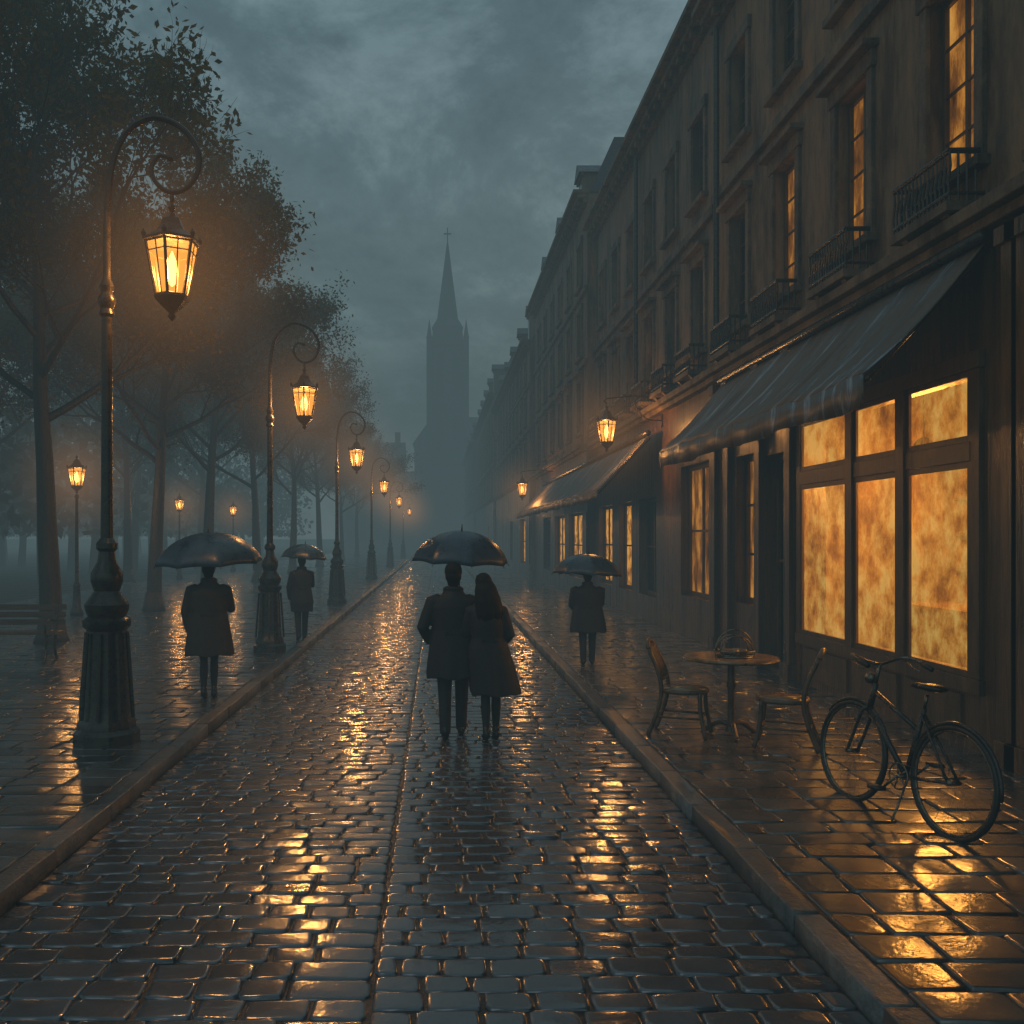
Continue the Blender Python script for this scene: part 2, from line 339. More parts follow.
def light(name,parent,loc,e,r=.13,col=(1,.43,.11)):
    l=bpy.data.lights.new(name,'POINT'); l.energy=e; l.color=col; l.shadow_soft_size=r
    return obj(name,l,parent,loc)
first=True
def street_lamp(x,y,s=1,rz=0,e=150,hs=2.0):
    global first
    E=empty('street_lamp',(x,y,PV),(0,0,rz),s)
    o=obj('post',postmesh,E)
    if first: autosm(o,35); first=False
    h=(.63,0,5.22)
    obj('lantern_frame',LF[0],E,h); obj('lantern_glass',LF[1],E,h); obj('flame',LF[2],E,h)
    light('lamp_light',E,(h[0],h[1],h[2]-.66),e)
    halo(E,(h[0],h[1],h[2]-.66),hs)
street_lamp(-3.19,9.18,1,0,420)
street_lamp(-2.92,16.6,.95,.1,760)
street_lamp(-3.0,28.5,.95,-.1,760,2.2)
street_lamp(-3.1,45,.95,0,760,2.6)
street_lamp(-3.15,64,.95,0,600,3.2)
street_lamp(-3.2,90,.95,0,600,4)
pk=MB(); pk.lathe([(.16,0),(.16,.1),(.11,.2),(.08,.7),(.1,.75),(.05,.85),(.035,2.95),(.06,3.0),(.03,3.06)],I,10)
pkm=pk.mesh('park_post',True)
def park_lamp(x,y,s=1):
    E=empty('park_lamp',(x,y,PV),(0,0,0),s); obj('post',pkm,E)
    h=(0,0,4.05); obj('lantern_frame',LF[0],E,h,None,.85); obj('lantern_glass',LF[1],E,h,None,.85); obj('flame',LF[2],E,h,None,.85)
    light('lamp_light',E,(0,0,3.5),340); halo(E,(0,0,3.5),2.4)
park_lamp(-9.1,24); park_lamp(-12.2,45); park_lamp(-11.8,55)
def wall_lantern(x,y,z,wx,s=.9):
    E=empty('wall_lantern',(x,y,z)); b=MB(); d=wx-x
    b.tube([(d,0,.12),(d*.5,0,.2),(0,0,.14),(-.06,0,.08),(0,0,.03),(0,0,0)],.018,I,6)
    b.tube(spline([(d,0,-.35),(d*.7,0,-.3),(d*.5,0,0),(d*.55,0,.17)],6),.014,I,6)
    b.box(d-.04,d,-.07,.07,-.5,.25,I); obj('bracket',b.mesh('bracket'),E)
    obj('lantern_frame',LF[0],E,(0,0,0),None,s); obj('lantern_glass',LF[1],E,(0,0,0),None,s); obj('flame',LF[2],E,(0,0,0),None,s)
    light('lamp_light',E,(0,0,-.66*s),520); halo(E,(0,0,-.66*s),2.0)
wall_lantern(3.75,21,5.0,WX)
wall_lantern(3.45,38.5,4.6,4.8)

# ------------------------------------------------------------------ buildings
def facade(w,X,y0,y1,z0,z1,ops,mat,depth=.2):
    ys=sorted({y0,y1,*[o[0] for o in ops],*[o[1] for o in ops]}); zs=sorted({z0,z1,*[o[2] for o in ops],*[o[3] for o in ops]})
    ys=[y for y in ys if y0<=y<=y1]; zs=[z for z in zs if z0<=z<=z1]
    for a,b in zip(ys,ys[1:]):
        for c,d in zip(zs,zs[1:]):
            my,mz=(a+b)/2,(c+d)/2
            if any(o[0]<my<o[1] and o[2]<mz<o[3] for o in ops): continue
            w.quad((X,a,c),(X,a,d),(X,b,d),(X,b,c),mat)
    for o in ops:
        a,b,c,d=o[:4]; D=X+depth
        w.quad((X,a,c),(D,a,c),(D,a,d),(X,a,d),mat); w.quad((X,b,d),(D,b,d),(D,b,c),(X,b,c),mat)
        w.quad((X,a,d),(D,a,d),(D,b,d),(X,b,d),mat); w.quad((X,b,c),(D,b,c),(D,a,c),(X,a,c),mat)
def window(g,f,t,X,a,b,c,d,glass,depth=.2,cols=2,rws=3,fw=.05,surround=True,hood=False,curt=None):
    D=X+depth
    g.quad((D-.02,a,c),(D-.02,a,d),(D-.02,b,d),(D-.02,b,c),glass)
    F=M['frame']
    f.box(D-.08,D-.03,a,a+fw,c,d,F); f.box(D-.08,D-.03,b-fw,b,c,d,F)
    f.box(D-.08,D-.03,a+fw,b-fw,c,c+fw,F); f.box(D-.08,D-.03,a+fw,b-fw,d-fw,d,F)
    for i in range(1,cols):
        y=a+(b-a)*i/cols; f.box(D-.075,D-.035,y-fw*.4,y+fw*.4,c+fw,d-fw,F)
    for i in range(1,rws):
        z=c+(d-c)*i/rws; f.box(D-.07,D-.04,a+fw,b-fw,z-fw*.25,z+fw*.25,F)
    if surround:
        T=M['trim']; q=.14
        t.box(X-.05,X+.01,a-q,a-.003,c,d,T); t.box(X-.05,X+.01,b+.003,b+q,c,d,T)
        t.box(X-.07,X+.012,a-q-.04,b+q+.04,d+.002,d+.2,T); t.box(X-.13,X+.012,a-q-.06,b+q+.06,c-.1,c-.002,T)
        if hood: t.box(X-.2,X+.011,a-q-.1,b+q+.1,d+.202,d+.28,T)
def shell(w,X,y0,y1,z0,z1,mat,dep=11):
    B=X+dep
    w.quad((X,y0,z0),(B,y0,z0),(B,y0,z1),(X,y0,z1),mat); w.quad((X,y1,z1),(B,y1,z1),(B,y1,z0),(X,y1,z0),mat)
    w.quad((B,y0,z0),(B,y1,z0),(B,y1,z1),(B,y0,z1),mat)
    w.quad((X,y0,z1-.01),(B,y0,z1-.01),(B,y1,z1-.01),(X,y1,z1-.01),mat)
def mansard(r,t,X,y0,y1,z,h,dep=11,dorm=0,chim=2):
    R=M['roof']; a,b=X+.1,X+dep-.1; i=h*.45
    P=[(a,y0+.1,z),(a,y1-.1,z),(b,y1-.1,z),(b,y0+.1,z)]; Q=[(a+i,y0+.1+i*.3,z+h),(a+i,y1-.1-i*.3,z+h),(b-i,y1-.1-i*.3,z+h),(b-i,y0+.1+i*.3,z+h)]
    for k in range(4): r.quad(P[k],P[(k+1)%4],Q[(k+1)%4],Q[k],R)
    r.quad(*Q,R)
    n=dorm
    for k in range(n):
        y=y0+(y1-y0)*(k+.5)/n
        r.box(a+.1,a+1.6,y-.5,y+.5,z+.15,z+h*.75,M['plaster2']); r.box(a+.03,a+.098,y-.6,y+.6,z+h*.7,z+h*.7+.12,M['trim'])
        r.add([(a-.05,y-.62,z+h*.75),(a-.05,y+.62,z+h*.75),(a-.05,y,z+h*.75+.45),(a+1.7,y-.62,z+h*.75),(a+1.7,y+.62,z+h*.75),(a+1.7,y,z+h*.75+.45)],[(0,1,2),(0,2,5,3),(1,4,5,2)],R)
        r.box(a+.085,a+.099,y-.3,y+.3,z+.35,z+h*.62,M['glassdark'])
    for k in range(chim):
        y=y0+(y1-y0)*(k+.25)/max(chim,1)+random.uniform(0,1)
        r.box(X+3.2,X+4.0,y,y+1.4,z+h*.5,z+h+1.3,M['plaster']); r.box(X+3.1,X+4.1,y-.1,y+1.5,z+h+1.301,z+h+1.42,M['trim'])
        for j in range(3): r.tube([(X+3.6,y+.3+j*.4,z+h+1.4),(X+3.6,y+.3+j*.4,z+h+1.85)],.11,M['roof'],8)
def cornice(t,X,y0,y1,z,k=1.0):
    T=M['trim']
    t.box(X-.12*k,X+.02,y0,y1,z-.35,z-.2,T); t.box(X-.3*k,X+.021,y0,y1,z-.197,z-.06,T); t.box(X-.45*k,X+.4,y0-.02,y1+.02,z-.057,z+.06,T)
    y=y0+.3
    while y<y1-.2: t.box(X-.26*k,X-.12*k-.002,y,y+.14,z-.32,z-.199,T); y+=.5
def balcony(f,X,a,b,z,h=.55):
    I=M['iron']; f.box(X-.36,X+.01,a-.12,b+.12,z-.09,z,M['trim'])
    for y in (a-.02,b-.1): f.add([(X-.3,y,z-.09),(X,y,z-.09),(X,y,z-.42),(X-.3,y+.12,z-.09),(X,y+.12,z-.09),(X,y+.12,z-.42)],[(0,1,2),(3,5,4),(0,2,5,3)],M['trim'])
    f.tube([(X,a-.1,z+h),(X-.32,a-.1,z+h),(X-.32,b+.1,z+h),(X,b+.1,z+h)],.03,I,6); f.tube([(X,a-.1,z+.07),(X-.32,a-.1,z+.07),(X-.32,b+.1,z+.07),(X,b+.1,z+.07)],.02,I,6)
    n=int((b-a+.2)/.075)
    for i in range(n+1):
        y=a-.1+(b-a+.2)*i/n; f.tube([(X-.32,y,z),(X-.32,y+.02,z+h*.4),(X-.32,y-.02,z+h*.7),(X-.32,y,z+h)],.014,I,4)
    for x in(X-.24,X-.16,X-.08):
        for y in(a-.1,b+.1): f.tube([(x,y,z),(x,y,z+h)],.014,I,4)
    for i in range(1,n-1,2):
        y=a-.05+(b-a+.2)*i/n; f.tube([(X-.32,y+.06*math.cos(q),z+h*.55+.09*math.sin(q)) for q in np.linspace(0,6.28,9)[:-1]],.01,I,4,closed=True)
def finish(name,parts):
    E=empty(name)
    for k,mb in parts.items():
        if mb.v:
            o=obj(k,mb.mesh(k),E)
            if k in('trim','frames'): bevel(o,.008,1)
    return E
def building(name,X,y0,y1,H,mat,ops_ground,floors,wy,ww=.85,lit=(),roof=1.8,dorm=3,chim=2,balc=True,shop=4.9,shopmat=None,extra=()):
    w,g,f,t,r=MB(),MB(),MB(),MB(),MB()
    ops=[]
    for fi,(za,zb) in enumerate(floors):
        for wi,yc in enumerate(wy):
            if yc-ww/2<y0+.2 or yc+ww/2>y1-.2: continue
            ops.append((yc-ww/2,yc+ww/2,za,zb))
            gm=M['amber_dim'] if (fi,wi) in lit else M['glassdark']
            window(g,f,t,X,yc-ww/2,yc+ww/2,za,zb,gm,hood=(fi==0),rws=4)
            if balc and fi==0: balcony(f,X,yc-ww/2,yc+ww/2,za-.4,.46)
    facade(w,X,y0,y1,shop,H,ops,mat)
    facade(w,X-.04,y0,y1,PV-.02,shop,[o[:4] for o in ops_ground]+list(extra),shopmat or M['wood'],depth=.3)
    w.quad((X-.04,y0,shop),(X-.04,y1,shop),(X,y1,shop),(X,y0,shop),mat)
    for o in ops_ground:
        window(g,f,t,X-.04,*o[:4],o[4],depth=.24,cols=o[5],rws=o[6],fw=.09,surround=False)
    t.box(X-.3,X+.02,y0,y1,shop,shop+.12,M['trim']); t.box(X-.2,X+.021,y0,y1,shop-.1,shop-.003,M['trim'])
    for (za,zb),(zc,zd) in zip(floors,floors[1:]): 
        z=(zb+zc)/2+.0; t.box(X-.1,X+.02,y0,y1,z-.02,z+.14,M['trim'])
    shell(w,X,y0,y1,PV-.02,H,mat); cornice(t,X,y0,y1,H); mansard(r,t,X,y0,y1,H+.06,roof,dorm=dorm,chim=chim)
    return w,g,f,t,r
A=M['amber']; G=M['glassdark']; AD=M['amber_dim']
BA,BB,BC,BD=8.75,12.85,.78,3.62
w,g,f,t,r=building('cafe_building',WX,1,17,11.4,M['plaster'],[(5.0,7.6,.75,3.6,G,2,2),(13.55,14.35,.15,3.3,G,1,2),(14.75,15.75,1.0,3.4,AD,2,3)],[(5.55,7.45),(8.6,10.2)],[2.6,4.8,7.0,9.2,11.4,13.6,15.7],lit=((0,3),(0,4),(0,5),(1,4)),roof=1.3,dorm=0,chim=1,extra=[(BA,BB,BC,BD)])
X=WX-.04
def cafe_bay():
    F=M['frame']; a,b,c,d=BA,BB,BC,BD
    f.box(X-.06,X+.0-.002,a-.16,b+.16,c-.14,c-.002,F)
    f.box(X-.05,X-.002,a-.14,a-.001,c+.001,d,F); f.box(X-.05,X-.002,b+.001,b+.14,c+.001,d,F); f.box(X-.07,X-.002,a-.16,b+.16,d+.001,d+.16,F)
    cuts=[a,10.05,11.3,b]
    for i,(p,q) in enumerate(zip(cuts,cuts[1:])):
        p0=p+(.0 if i==0 else .09); q0=q-(.0 if i==2 else .09)
        for (z0,z1) in((c,2.78),(2.96,d)):
            g.quad((X-.015,p0,z0),(X-.015,p0,z1),(X-.015,q0,z1),(X-.015,q0,z0),A)
            for (ya,yb,za,zb) in((p0,p0+.06,z0,z1),(q0-.06,q0,z0,z1),(p0+.061,q0-.061,z0,z0+.06),(p0+.061,q0-.061,z1-.06,z1)):
                f.box(X-.045,X-.012,ya,yb,za,zb,F)
        f.box(X-.055,X-.003,p0+.001,q0-.001,2.781,2.959,F)
        if i<2: f.box(X-.075,X-.002,q-.089,q+.089,c+.001,d,F)
cafe_bay()
room=MB(); RW=M['roomwall']; x1=7.6
room.quad((x1,8.2,.1),(x1,13.4,.1),(x1,13.4,4.2),(x1,8.2,4.2),RW)
room.quad((X+.3,13.4,.1),(x1,13.4,.1),(x1,13.4,4.2),(X+.3,13.4,4.2),M['plaster']); room.quad((X+.3,8.2,.1),(x1,8.2,.1),(x1,8.2,4.2),(X+.3,8.2,4.2),M['plaster'])
room.quad((X+.3,8.2,.12),(x1,8.2,.12),(x1,13.4,.12),(X+.3,13.4,.12),M['benchwood']); room.quad((X+.3,8.2,4.19),(x1,8.2,4.19),(x1,13.4,4.19),(X+.3,13.4,4.19),M['plaster'])
for y in(9.3,10.6,11.9,12.9):
    for z in(1.6,2.1,2.6):
        room.box(x1-.3,x1-.01,y-.5,y+.5,z,z+.04,M['frame'])
        for k in range(8):
            yy=y-.42+k*.12; room.lathe([(.035,z+.04),(.035,z+.22),(.013,z+.28),(.013,z+.34)],M['glassdark'],8,c=(x1-.15,yy))
room.box(6.3,6.9,8.7,12.9,.13,1.15,M['wood']); room.box(6.22,6.98,8.6,13.0,1.152,1.2,M['tabletop'])
pend=MB()
for y in(9.5,10.8,12.1):
    room.tube([(6.2,y,4.18),(6.2,y,3.35)],.01,I,5); room.lathe([(.03,3.35),(.08,3.32),(.2,3.15),(.19,3.14),(.02,3.3)],M['frame'],14,c=(6.2,y))
    pend.ell((6.2,y,3.14),(.07,.07,.07),M['flame'],10)
for y in (8.1,13.25,14.5,16.05,16.8,4.6,7.95):
    f.box(X-.09,X+.005,y-.11,y+.11,.32,4.6,M['wood']); f.box(X-.13,X+.006,y-.15,y+.15,PV,.318,M['wood']); f.box(X-.13,X+.006,y-.15,y+.15,4.6,4.75,M['wood'])
for (a,b) in((8.95,10.0),(10.2,11.3),(11.45,12.8)): f.box(X-.03,X+.004,a,b,.2,.6,M['frame'])
t.tube([(WX-.12,16.6,5.2),(WX-.12,16.6,11)],.055,M['iron'],8)
E=finish('cafe_building',{'walls':w,'glass':g,'frames':f,'trim':t,'roof':r,'interior':room,'pendant_bulbs':pend})
for y in(9.5,12.1): light('added_spill_light',E,(6.2,y,2.95),400,.3,(1,.46,.13))  # lights added indoors to throw warm spill on table, chairs and pavement
w,g,f,t,r=building('town_house',WX+.02,17,30,11.8,M['plaster2'],[(17.4,19.4,.9,3.5,AD,2,2),(21.6,23.4,.7,3.0,G,2,2),(24.2,26,.7,3.0,M['amber_far'],2,2),(27,29.2,.7,3.0,M['amber_far'],3,2)],[(5.6,7.3),(8.5,10.1)],[18.2,20.3,22.4,24.5,26.6,28.7],balc=True,roof=1.3,dorm=0,chim=1)
t.tube([(WX-.1,23.4,5.1),(WX-.1,23.4,11.4)],.055,M['iron'],8)
finish('town_house',dict(walls=w,glass=g,frames=f,trim=t,roof=r))
w,g,f,t,r=building('town_house',4.75,30,46,13.0,M['plaster'],[(30.8,34,.7,2.9,M['amber_far'],3,2),(35,38,.7,2.9,M['amber_far'],3,2),(39.5,42,.7,2.9,M['glassdark'],2,2)],[(5.5,7.2),(8.0,9.5),(10.3,11.7)],[31.5,34,36.5,39,41.5,44],balc=False,roof=1.8,dorm=3,chim=1)
finish('town_house',dict(walls=w,glass=g,frames=f,trim=t,roof=r))
w,g,f,t,r=building('town_house',4.5,46,72,11.6,M['plaster2'],[(48,51,.7,3,M['amber_far'],2,2),(56,58,.7,3,G,2,2)],[(5.2,6.8),(7.7,9.1),(9.7,10.9)],list(np.arange(48,72,2.6)),balc=False,roof=2.4,dorm=5,chim=3)
finish('town_house',dict(walls=w,glass=g,frames=f,trim=t,roof=r))
w,g,f,t,r=building('town_house',4.3,72,105,13.0,M['plaster'],[(78,80,.7,3,M['amber_far'],2,2)],[(5.2,6.9),(8,9.5),(10.3,11.8)],list(np.arange(74,105,3)),balc=False,roof=3,dorm=5,chim=4)
finish('town_house',dict(walls=w,glass=g,frames=f,trim=t,roof=r))
w,g,f,t,r=building('town_house',4.0,105,138,12.5,M['plaster2'],[],[(5.2,6.9),(8,9.6),(10.2,11.6)],list(np.arange(107,138,3.4)),balc=False,roof=3,dorm=4,chim=4)
finish('town_house',dict(walls=w,glass=g,frames=f,trim=t,roof=r))

def church():
    w=MB(); S_=M['stone_far']; cx,cy=1.75,158; h=3.1
    w.box(cx-h,cx+h,cy-h,cy+h,-.05,34,S_)
    for z in (14,23,33.4): w.box(cx-h-.25,cx+h+.25,cy-h-.25,cy+h+.25,z,z+.5,S_)
    for sx in(-1,1):
        for sy in(-1,1):
            x,y=cx+sx*(h-.1),cy+sy*(h-.1); w.box(x-.45,x+.45,y-.45,y+.45,-.05,34.6,S_); w.lathe([(.55,34.6),(.42,35.0),(0.02,37.6)],S_,8,c=(x,y))
    w.lathe([(h*.92,34),(h*.85,36.4),(h*.9,36.7),(h*.6,38.2),(.05,51.5)],S_,8,c=(cx,cy))
    w.box(cx-.08,cx+.08,cy-.08,cy+.08,51,53.5,S_); w.box(cx-.6,cx+.6,cy-.07,cy+.07,52.4,52.6,S_)
    d=MB()
    for x in (-1.3,1.3):
        for z0,z1 in((25,31),(16,21)):
            d.add([(cx+x-.6,cy-h-.02,z0),(cx+x+.6,cy-h-.02,z0),(cx+x+.6,cy-h-.02,z1),(cx+x,cy-h-.02,z1+1.2),(cx+x-.6,cy-h-.02,z1)],[(0,1,2,3,4)],M['glassdark'])
    n=MB(); a,b=cx-5.6,cx+4.5
    n.box(a,b,cy+4,cy+32,-.05,18,S_); n.add([(a-.3,cy+3.9,18),(b+.3,cy+3.9,18),((a+b)/2,cy+3.9,25.5),(a-.3,cy+32,18),(b+.3,cy+32,18),((a+b)/2,cy+32,25.5)],[(0,1,2),(3,5,4),(0,2,5,3),(1,4,5,2)],M['roof'])
    E=empty('church_tower')
    obj('tower_and_spire',w.mesh('t'),E); obj('belfry_openings',d.mesh('t'),E); obj('nave',n.mesh('t'),E)
church()
def lowhouse(x0,x1,y0,y1,h):
    w=MB(); w.box(x0,x1,y0,y1,-.05,h,M['plaster2']); c=(y0+y1)/2
    w.add([(x0-.2,y0-.2,h),(x0-.2,y1+.2,h),(x0-.2,c,h+3.5),(x1+.2,y0-.2,h),(x1+.2,y1+.2,h),(x1+.2,c,h+3.5)],[(0,2,1),(3,4,5),(0,3,5,2),(1,2,5,4)],M['roof'])
    w.box(x1-1.4,x1-.6,c-.6,c+.6,h+2.2,h+5,M['plaster2'])
    for k in range(int((x1-x0)/2)):
        for z in (1.5,4.6,7.6):
            if z+1.6<h: w.box(x0+.7+k*2,x0+1.6+k*2,y0-.03,y0+.1,z,z+1.6,M['glassdark'])
    E=empty('distant_house'); obj('walls_and_roof',w.mesh('h'),E)
lowhouse(-14,-5,140,150,13); lowhouse(-5,-1.5,146,156,9); lowhouse(4.4,14,142,150,17)

def awning(Y0,Y1,xw,xf,zw,zf,val=.28,name='awning'):
    E=empty(name); c=MB(); AW=M['awning']; ny=int((Y1-Y0)/.12); nx=10
    rip=lambda y:.014*math.sin(y*3.1)+.009*math.sin(y*7.3+1)+.005*math.sin(y*13.7)
    vs=[];fs=[]
    for i in range(ny+1):
        y=Y0+(Y1-Y0)*i/ny
        for j in range(nx+1):
            t_=j/nx; sag=.06*math.sin(math.pi*t_)*(1+.35*math.sin(y*1.7)+.25*math.sin(y*4.1)); vs.append((xw+(xf-xw)*t_,y,zw+(zf-zw)*t_-sag+rip(y)*t_))
    for i in range(ny):
        for j in range(nx): fs.append((i*(nx+1)+j,i*(nx+1)+j+1,(i+1)*(nx+1)+j+1,(i+1)*(nx+1)+j))
    c.add(vs,fs,AW)
    vs=[];fs=[]
    for i in range(ny+1):
        y=Y0+(Y1-Y0)*i/ny; sc=.02*math.sin(y*2.3)
        o=rip(y)
        vs+=[(xf-.002,y,zf+o),(xf-.012-.01*math.sin(y*5),y,zf-val*.5),(xf-.008-.03*math.sin(y*6.1),y,zf-val-sc)]
    for i in range(ny):
        for j in range(2): fs.append((i*3+j,i*3+j+1,i*3+4+j,i*3+3+j))
    c.add(vs,fs,AW)
    o=obj('canvas',c.mesh('canvas',True),E); so=o.modifiers.new('s','SOLIDIFY'); so.thickness=.012
    r=MB()
    r.tube([(xf+.03,Y0-.03,zf-.03),(xf+.03,Y1+.03,zf-.03)],.025,I,8); r.tube([(xw-.06,Y0-.05,zw+.03),(xw-.06,Y1+.05,zw+.03)],.06,I,10)
    n=max(2,int((Y1-Y0)/3.5))
    for i in range(n+1):
        y=Y0+.03+(Y1-Y0-.06)*i/n
        r.tube([(xw,y,zw-.08),(xf+.03,y,zf-.05)],.018,I,6)
    obj('support_arms',r.mesh('arms',True),E)
awning(8.45,16.2,WX-.1,3.8,4.72,3.52)
awning(21,42,4.72,3.55,4.35,3.1,.2)

# ------------------------------------------------------------------ trees
def make_tree(seed,H=12,leafmat=None,lsize=.055,spread=1.0,target=46000):
    rs=random.Random(seed); b=MB(); tips=[]
    def branch(p,d,ln,r,dep):
        n=8 if dep==0 else 5 if dep<2 else 4; pts=[p]; rad=[r]; q=p.copy(); dd=d.copy()
        for i in range(n):
            dd=(dd+V((rs.gauss(0,.12),rs.gauss(0,.12),rs.gauss(0.05,.08)))*(1 if dep else .22)).normalized(); q=q+dd*ln/n; pts.append(q.copy()); rad.append(r*(1-(.75 if dep==0 else .45 if dep<4 else .7)*(i+1)/n))
        b.tube(pts,rad,M['bark'],9 if dep<2 else 5 if dep<4 else 3,cap=False)
        if dep>=3:
            for k in range(1,len(pts)): tips.append((pts[k],dep))
        if dep>=5: return
        if dep==0:
            kids=[]
            for k in range(13):
                t=.46+.52*k/12; i=min(n-1,int(t*n)); az=k*2.4+rs.random()*.6; el=rs.uniform(.35,.75)+.5*(t-.48)
                kids.append((pts[i].lerp(pts[i+1],t*n-i),V((math.cos(az)*math.cos(el),math.sin(az)*math.cos(el),math.sin(el))),rs.uniform(.19,.3)*H*spread*(1.15-.45*(t-.48)/.5),rad[i]*.5))
            kids.append((pts[-1],V((rs.gauss(0,.15),rs.gauss(0,.15),1)).normalized(),.2*H,rad[-1]*.9))
        else:
            kids=[]
            for k in range(4 if dep<3 else 3):
                t=rs.uniform(.3,1); i=min(n-1,int(t*n)); pp=pts[i].lerp(pts[i+1],t*n-i if t<1 else 1)
                ax=V((rs.gauss(0,1),rs.gauss(0,1),rs.gauss(0,1))).normalized(); nd=(dd+ax*.85+V((0,0,.12))).normalized()
                kids.append((pp,nd,ln*rs.uniform(.46,.68),rad[i]*.6))
            kids.append((pts[-1],(dd+V((rs.gauss(0,.2),rs.gauss(0,.2),rs.gauss(0,.2)))).normalized(),ln*.6,rad[-1]*.85))
        for a in kids: branch(a[0],a[1],a[2],max(a[3],.005),dep+1)
    branch(V((0,0,0)),V((0,0,1)),H*.78,H*.019,0)
    b.lathe([(H*.031,-.05),(H*.025,.12),(H*.0192,.5)],M['bark'],10)
    r2=np.random.default_rng(seed)
    T=np.array([tuple(t[0]) for t in tips]); D=np.array([t[1] for t in tips])
    keep=(T[:,2]>H*.36)&(r2.random(len(T))<np.where(D>=4,.8,.35)); T=T[keep]
    cell=np.floor((T+.25*np.sin(T[:,[1,2,0]]*3))/.8).astype(int); hsh=((cell[:,0]*73856093)^(cell[:,1]*19349663)^(cell[:,2]*83492791))%100
    dens=np.where(hsh<40,.05,np.where(hsh<60,.5,1.0)); shade=(hsh%17)/17
    k=r2.random(len(T))<dens; T=T[k]; shade=shade[k]
    nl=max(3,int(round(target/len(T))))
    C=np.repeat(T,nl,0)+r2.normal(0,.17,(len(T)*nl,3)); sh=np.repeat(shade,nl)
    n=len(C); a=r2.normal(size=(n,3)); a/=np.linalg.norm(a,axis=1)[:,None]; c=r2.normal(size=(n,3)); c-=a*(a*c).sum(1)[:,None]; c/=np.linalg.norm(c,axis=1)[:,None]
    s=lsize*r2.uniform(.6,1.35,(n,1))
    P=np.stack([C-a*s*1.2,C+c*s*.6,C+a*s*1.2,C-c*s*.6],1).reshape(-1,3)
    me=bpy.data.meshes.new('foliage'); me.vertices.add(len(P)); me.vertices.foreach_set('co',P.ravel())
    me.loops.add(len(P)); me.loops.foreach_set('vertex_index',np.arange(len(P))); me.polygons.add(n); me.polygons.foreach_set('loop_start',np.arange(n)*4); me.polygons.foreach_set('loop_total',np.full(n,4))
    at=me.attributes.new('rnd','FLOAT','POINT'); at.data.foreach_set('value',np.clip(np.repeat(sh*.6+r2.random(n)*.4,4),0,1))
    me.materials.append(leafmat or M['leaf']); me.update(calc_edges=True)
    bm=b.mesh('branches',True)
    return bm,me
TR=[make_tree(11,11.6,spread=1.1),make_tree(23,11.0),make_tree(5,11.8)]
def tree(k,x,y,s=1,rz=0):
    E=empty('street_tree',(x,y,PV),(0,0,rz),s); obj('trunk_and_branches',TR[k][0],E); obj('foliage',TR[k][1],E)
tree(0,-7.3,18,1.0,.3); tree(1,-7.6,25.5,1.0,1.9); tree(2,-8.0,33,1,4.0); tree(1,-7.9,42,1.05,3.2); tree(0,-7.9,52,1,2.2); tree(2,-7.9,64,1,.9); tree(1,-7.8,78,1,5.2); tree(0,-8,95,1,5)
tree(2,-10.6,13.2,.95,2.4)
tree(1,-13.5,22,1,0.4); tree(0,-15,31,1.05,4.4); tree(2,-14,43,1,1.4); tree(0,-15,60,1.1,3)
def far_mass():
    r=np.random.default_rng(3); n=40000
    cx=r.uniform(-60,-17,n); cy=r.uniform(35,130,n)
    k=np.floor(cx/5)*7.1+np.floor(cy/6)*3.3
    top=9+3*np.sin(k*1.7)+1.5*np.sin(cx*1.1+cy*.7); z=2.2+(top-2.2)*r.random(n)**.8
    C=np.stack([cx,cy,z],1); a=r.normal(size=(n,3)); a/=np.linalg.norm(a,axis=1)[:,None]; c=r.normal(size=(n,3)); c-=a*(a*c).sum(1)[:,None]; c/=np.linalg.norm(c,axis=1)[:,None]
    s=r.uniform(.2,.5,(n,1)); P=np.stack([C-a*s,C+c*s*.6,C+a*s,C-c*s*.6],1).reshape(-1,3)
    me=bpy.data.meshes.new('f'); me.vertices.add(len(P)); me.vertices.foreach_set('co',P.ravel()); me.loops.add(len(P)); me.loops.foreach_set('vertex_index',np.arange(len(P)))
    me.polygons.add(n); me.polygons.foreach_set('loop_start',np.arange(n)*4); me.polygons.foreach_set('loop_total',np.full(n,4))
    at=me.attributes.new('rnd','FLOAT','POINT'); at.data.foreach_set('value',np.repeat(r.random(n),4)); me.materials.append(M['leaffar']); me.update(calc_edges=True)
    E=empty('distant_trees'); obj('foliage',me,E)
    b=MB()
    for i in range(70):
        x,y=random.uniform(-55,-17),random.uniform(30,120); b.tube([(x,y,-.1),(x+random.uniform(-.2,.2),y,3),(x+random.uniform(-.5,.5),y,7)],[.28,.2,.1],M['bark'],6)
    obj('trunks',b.mesh('trunks'),E)
far_mass()

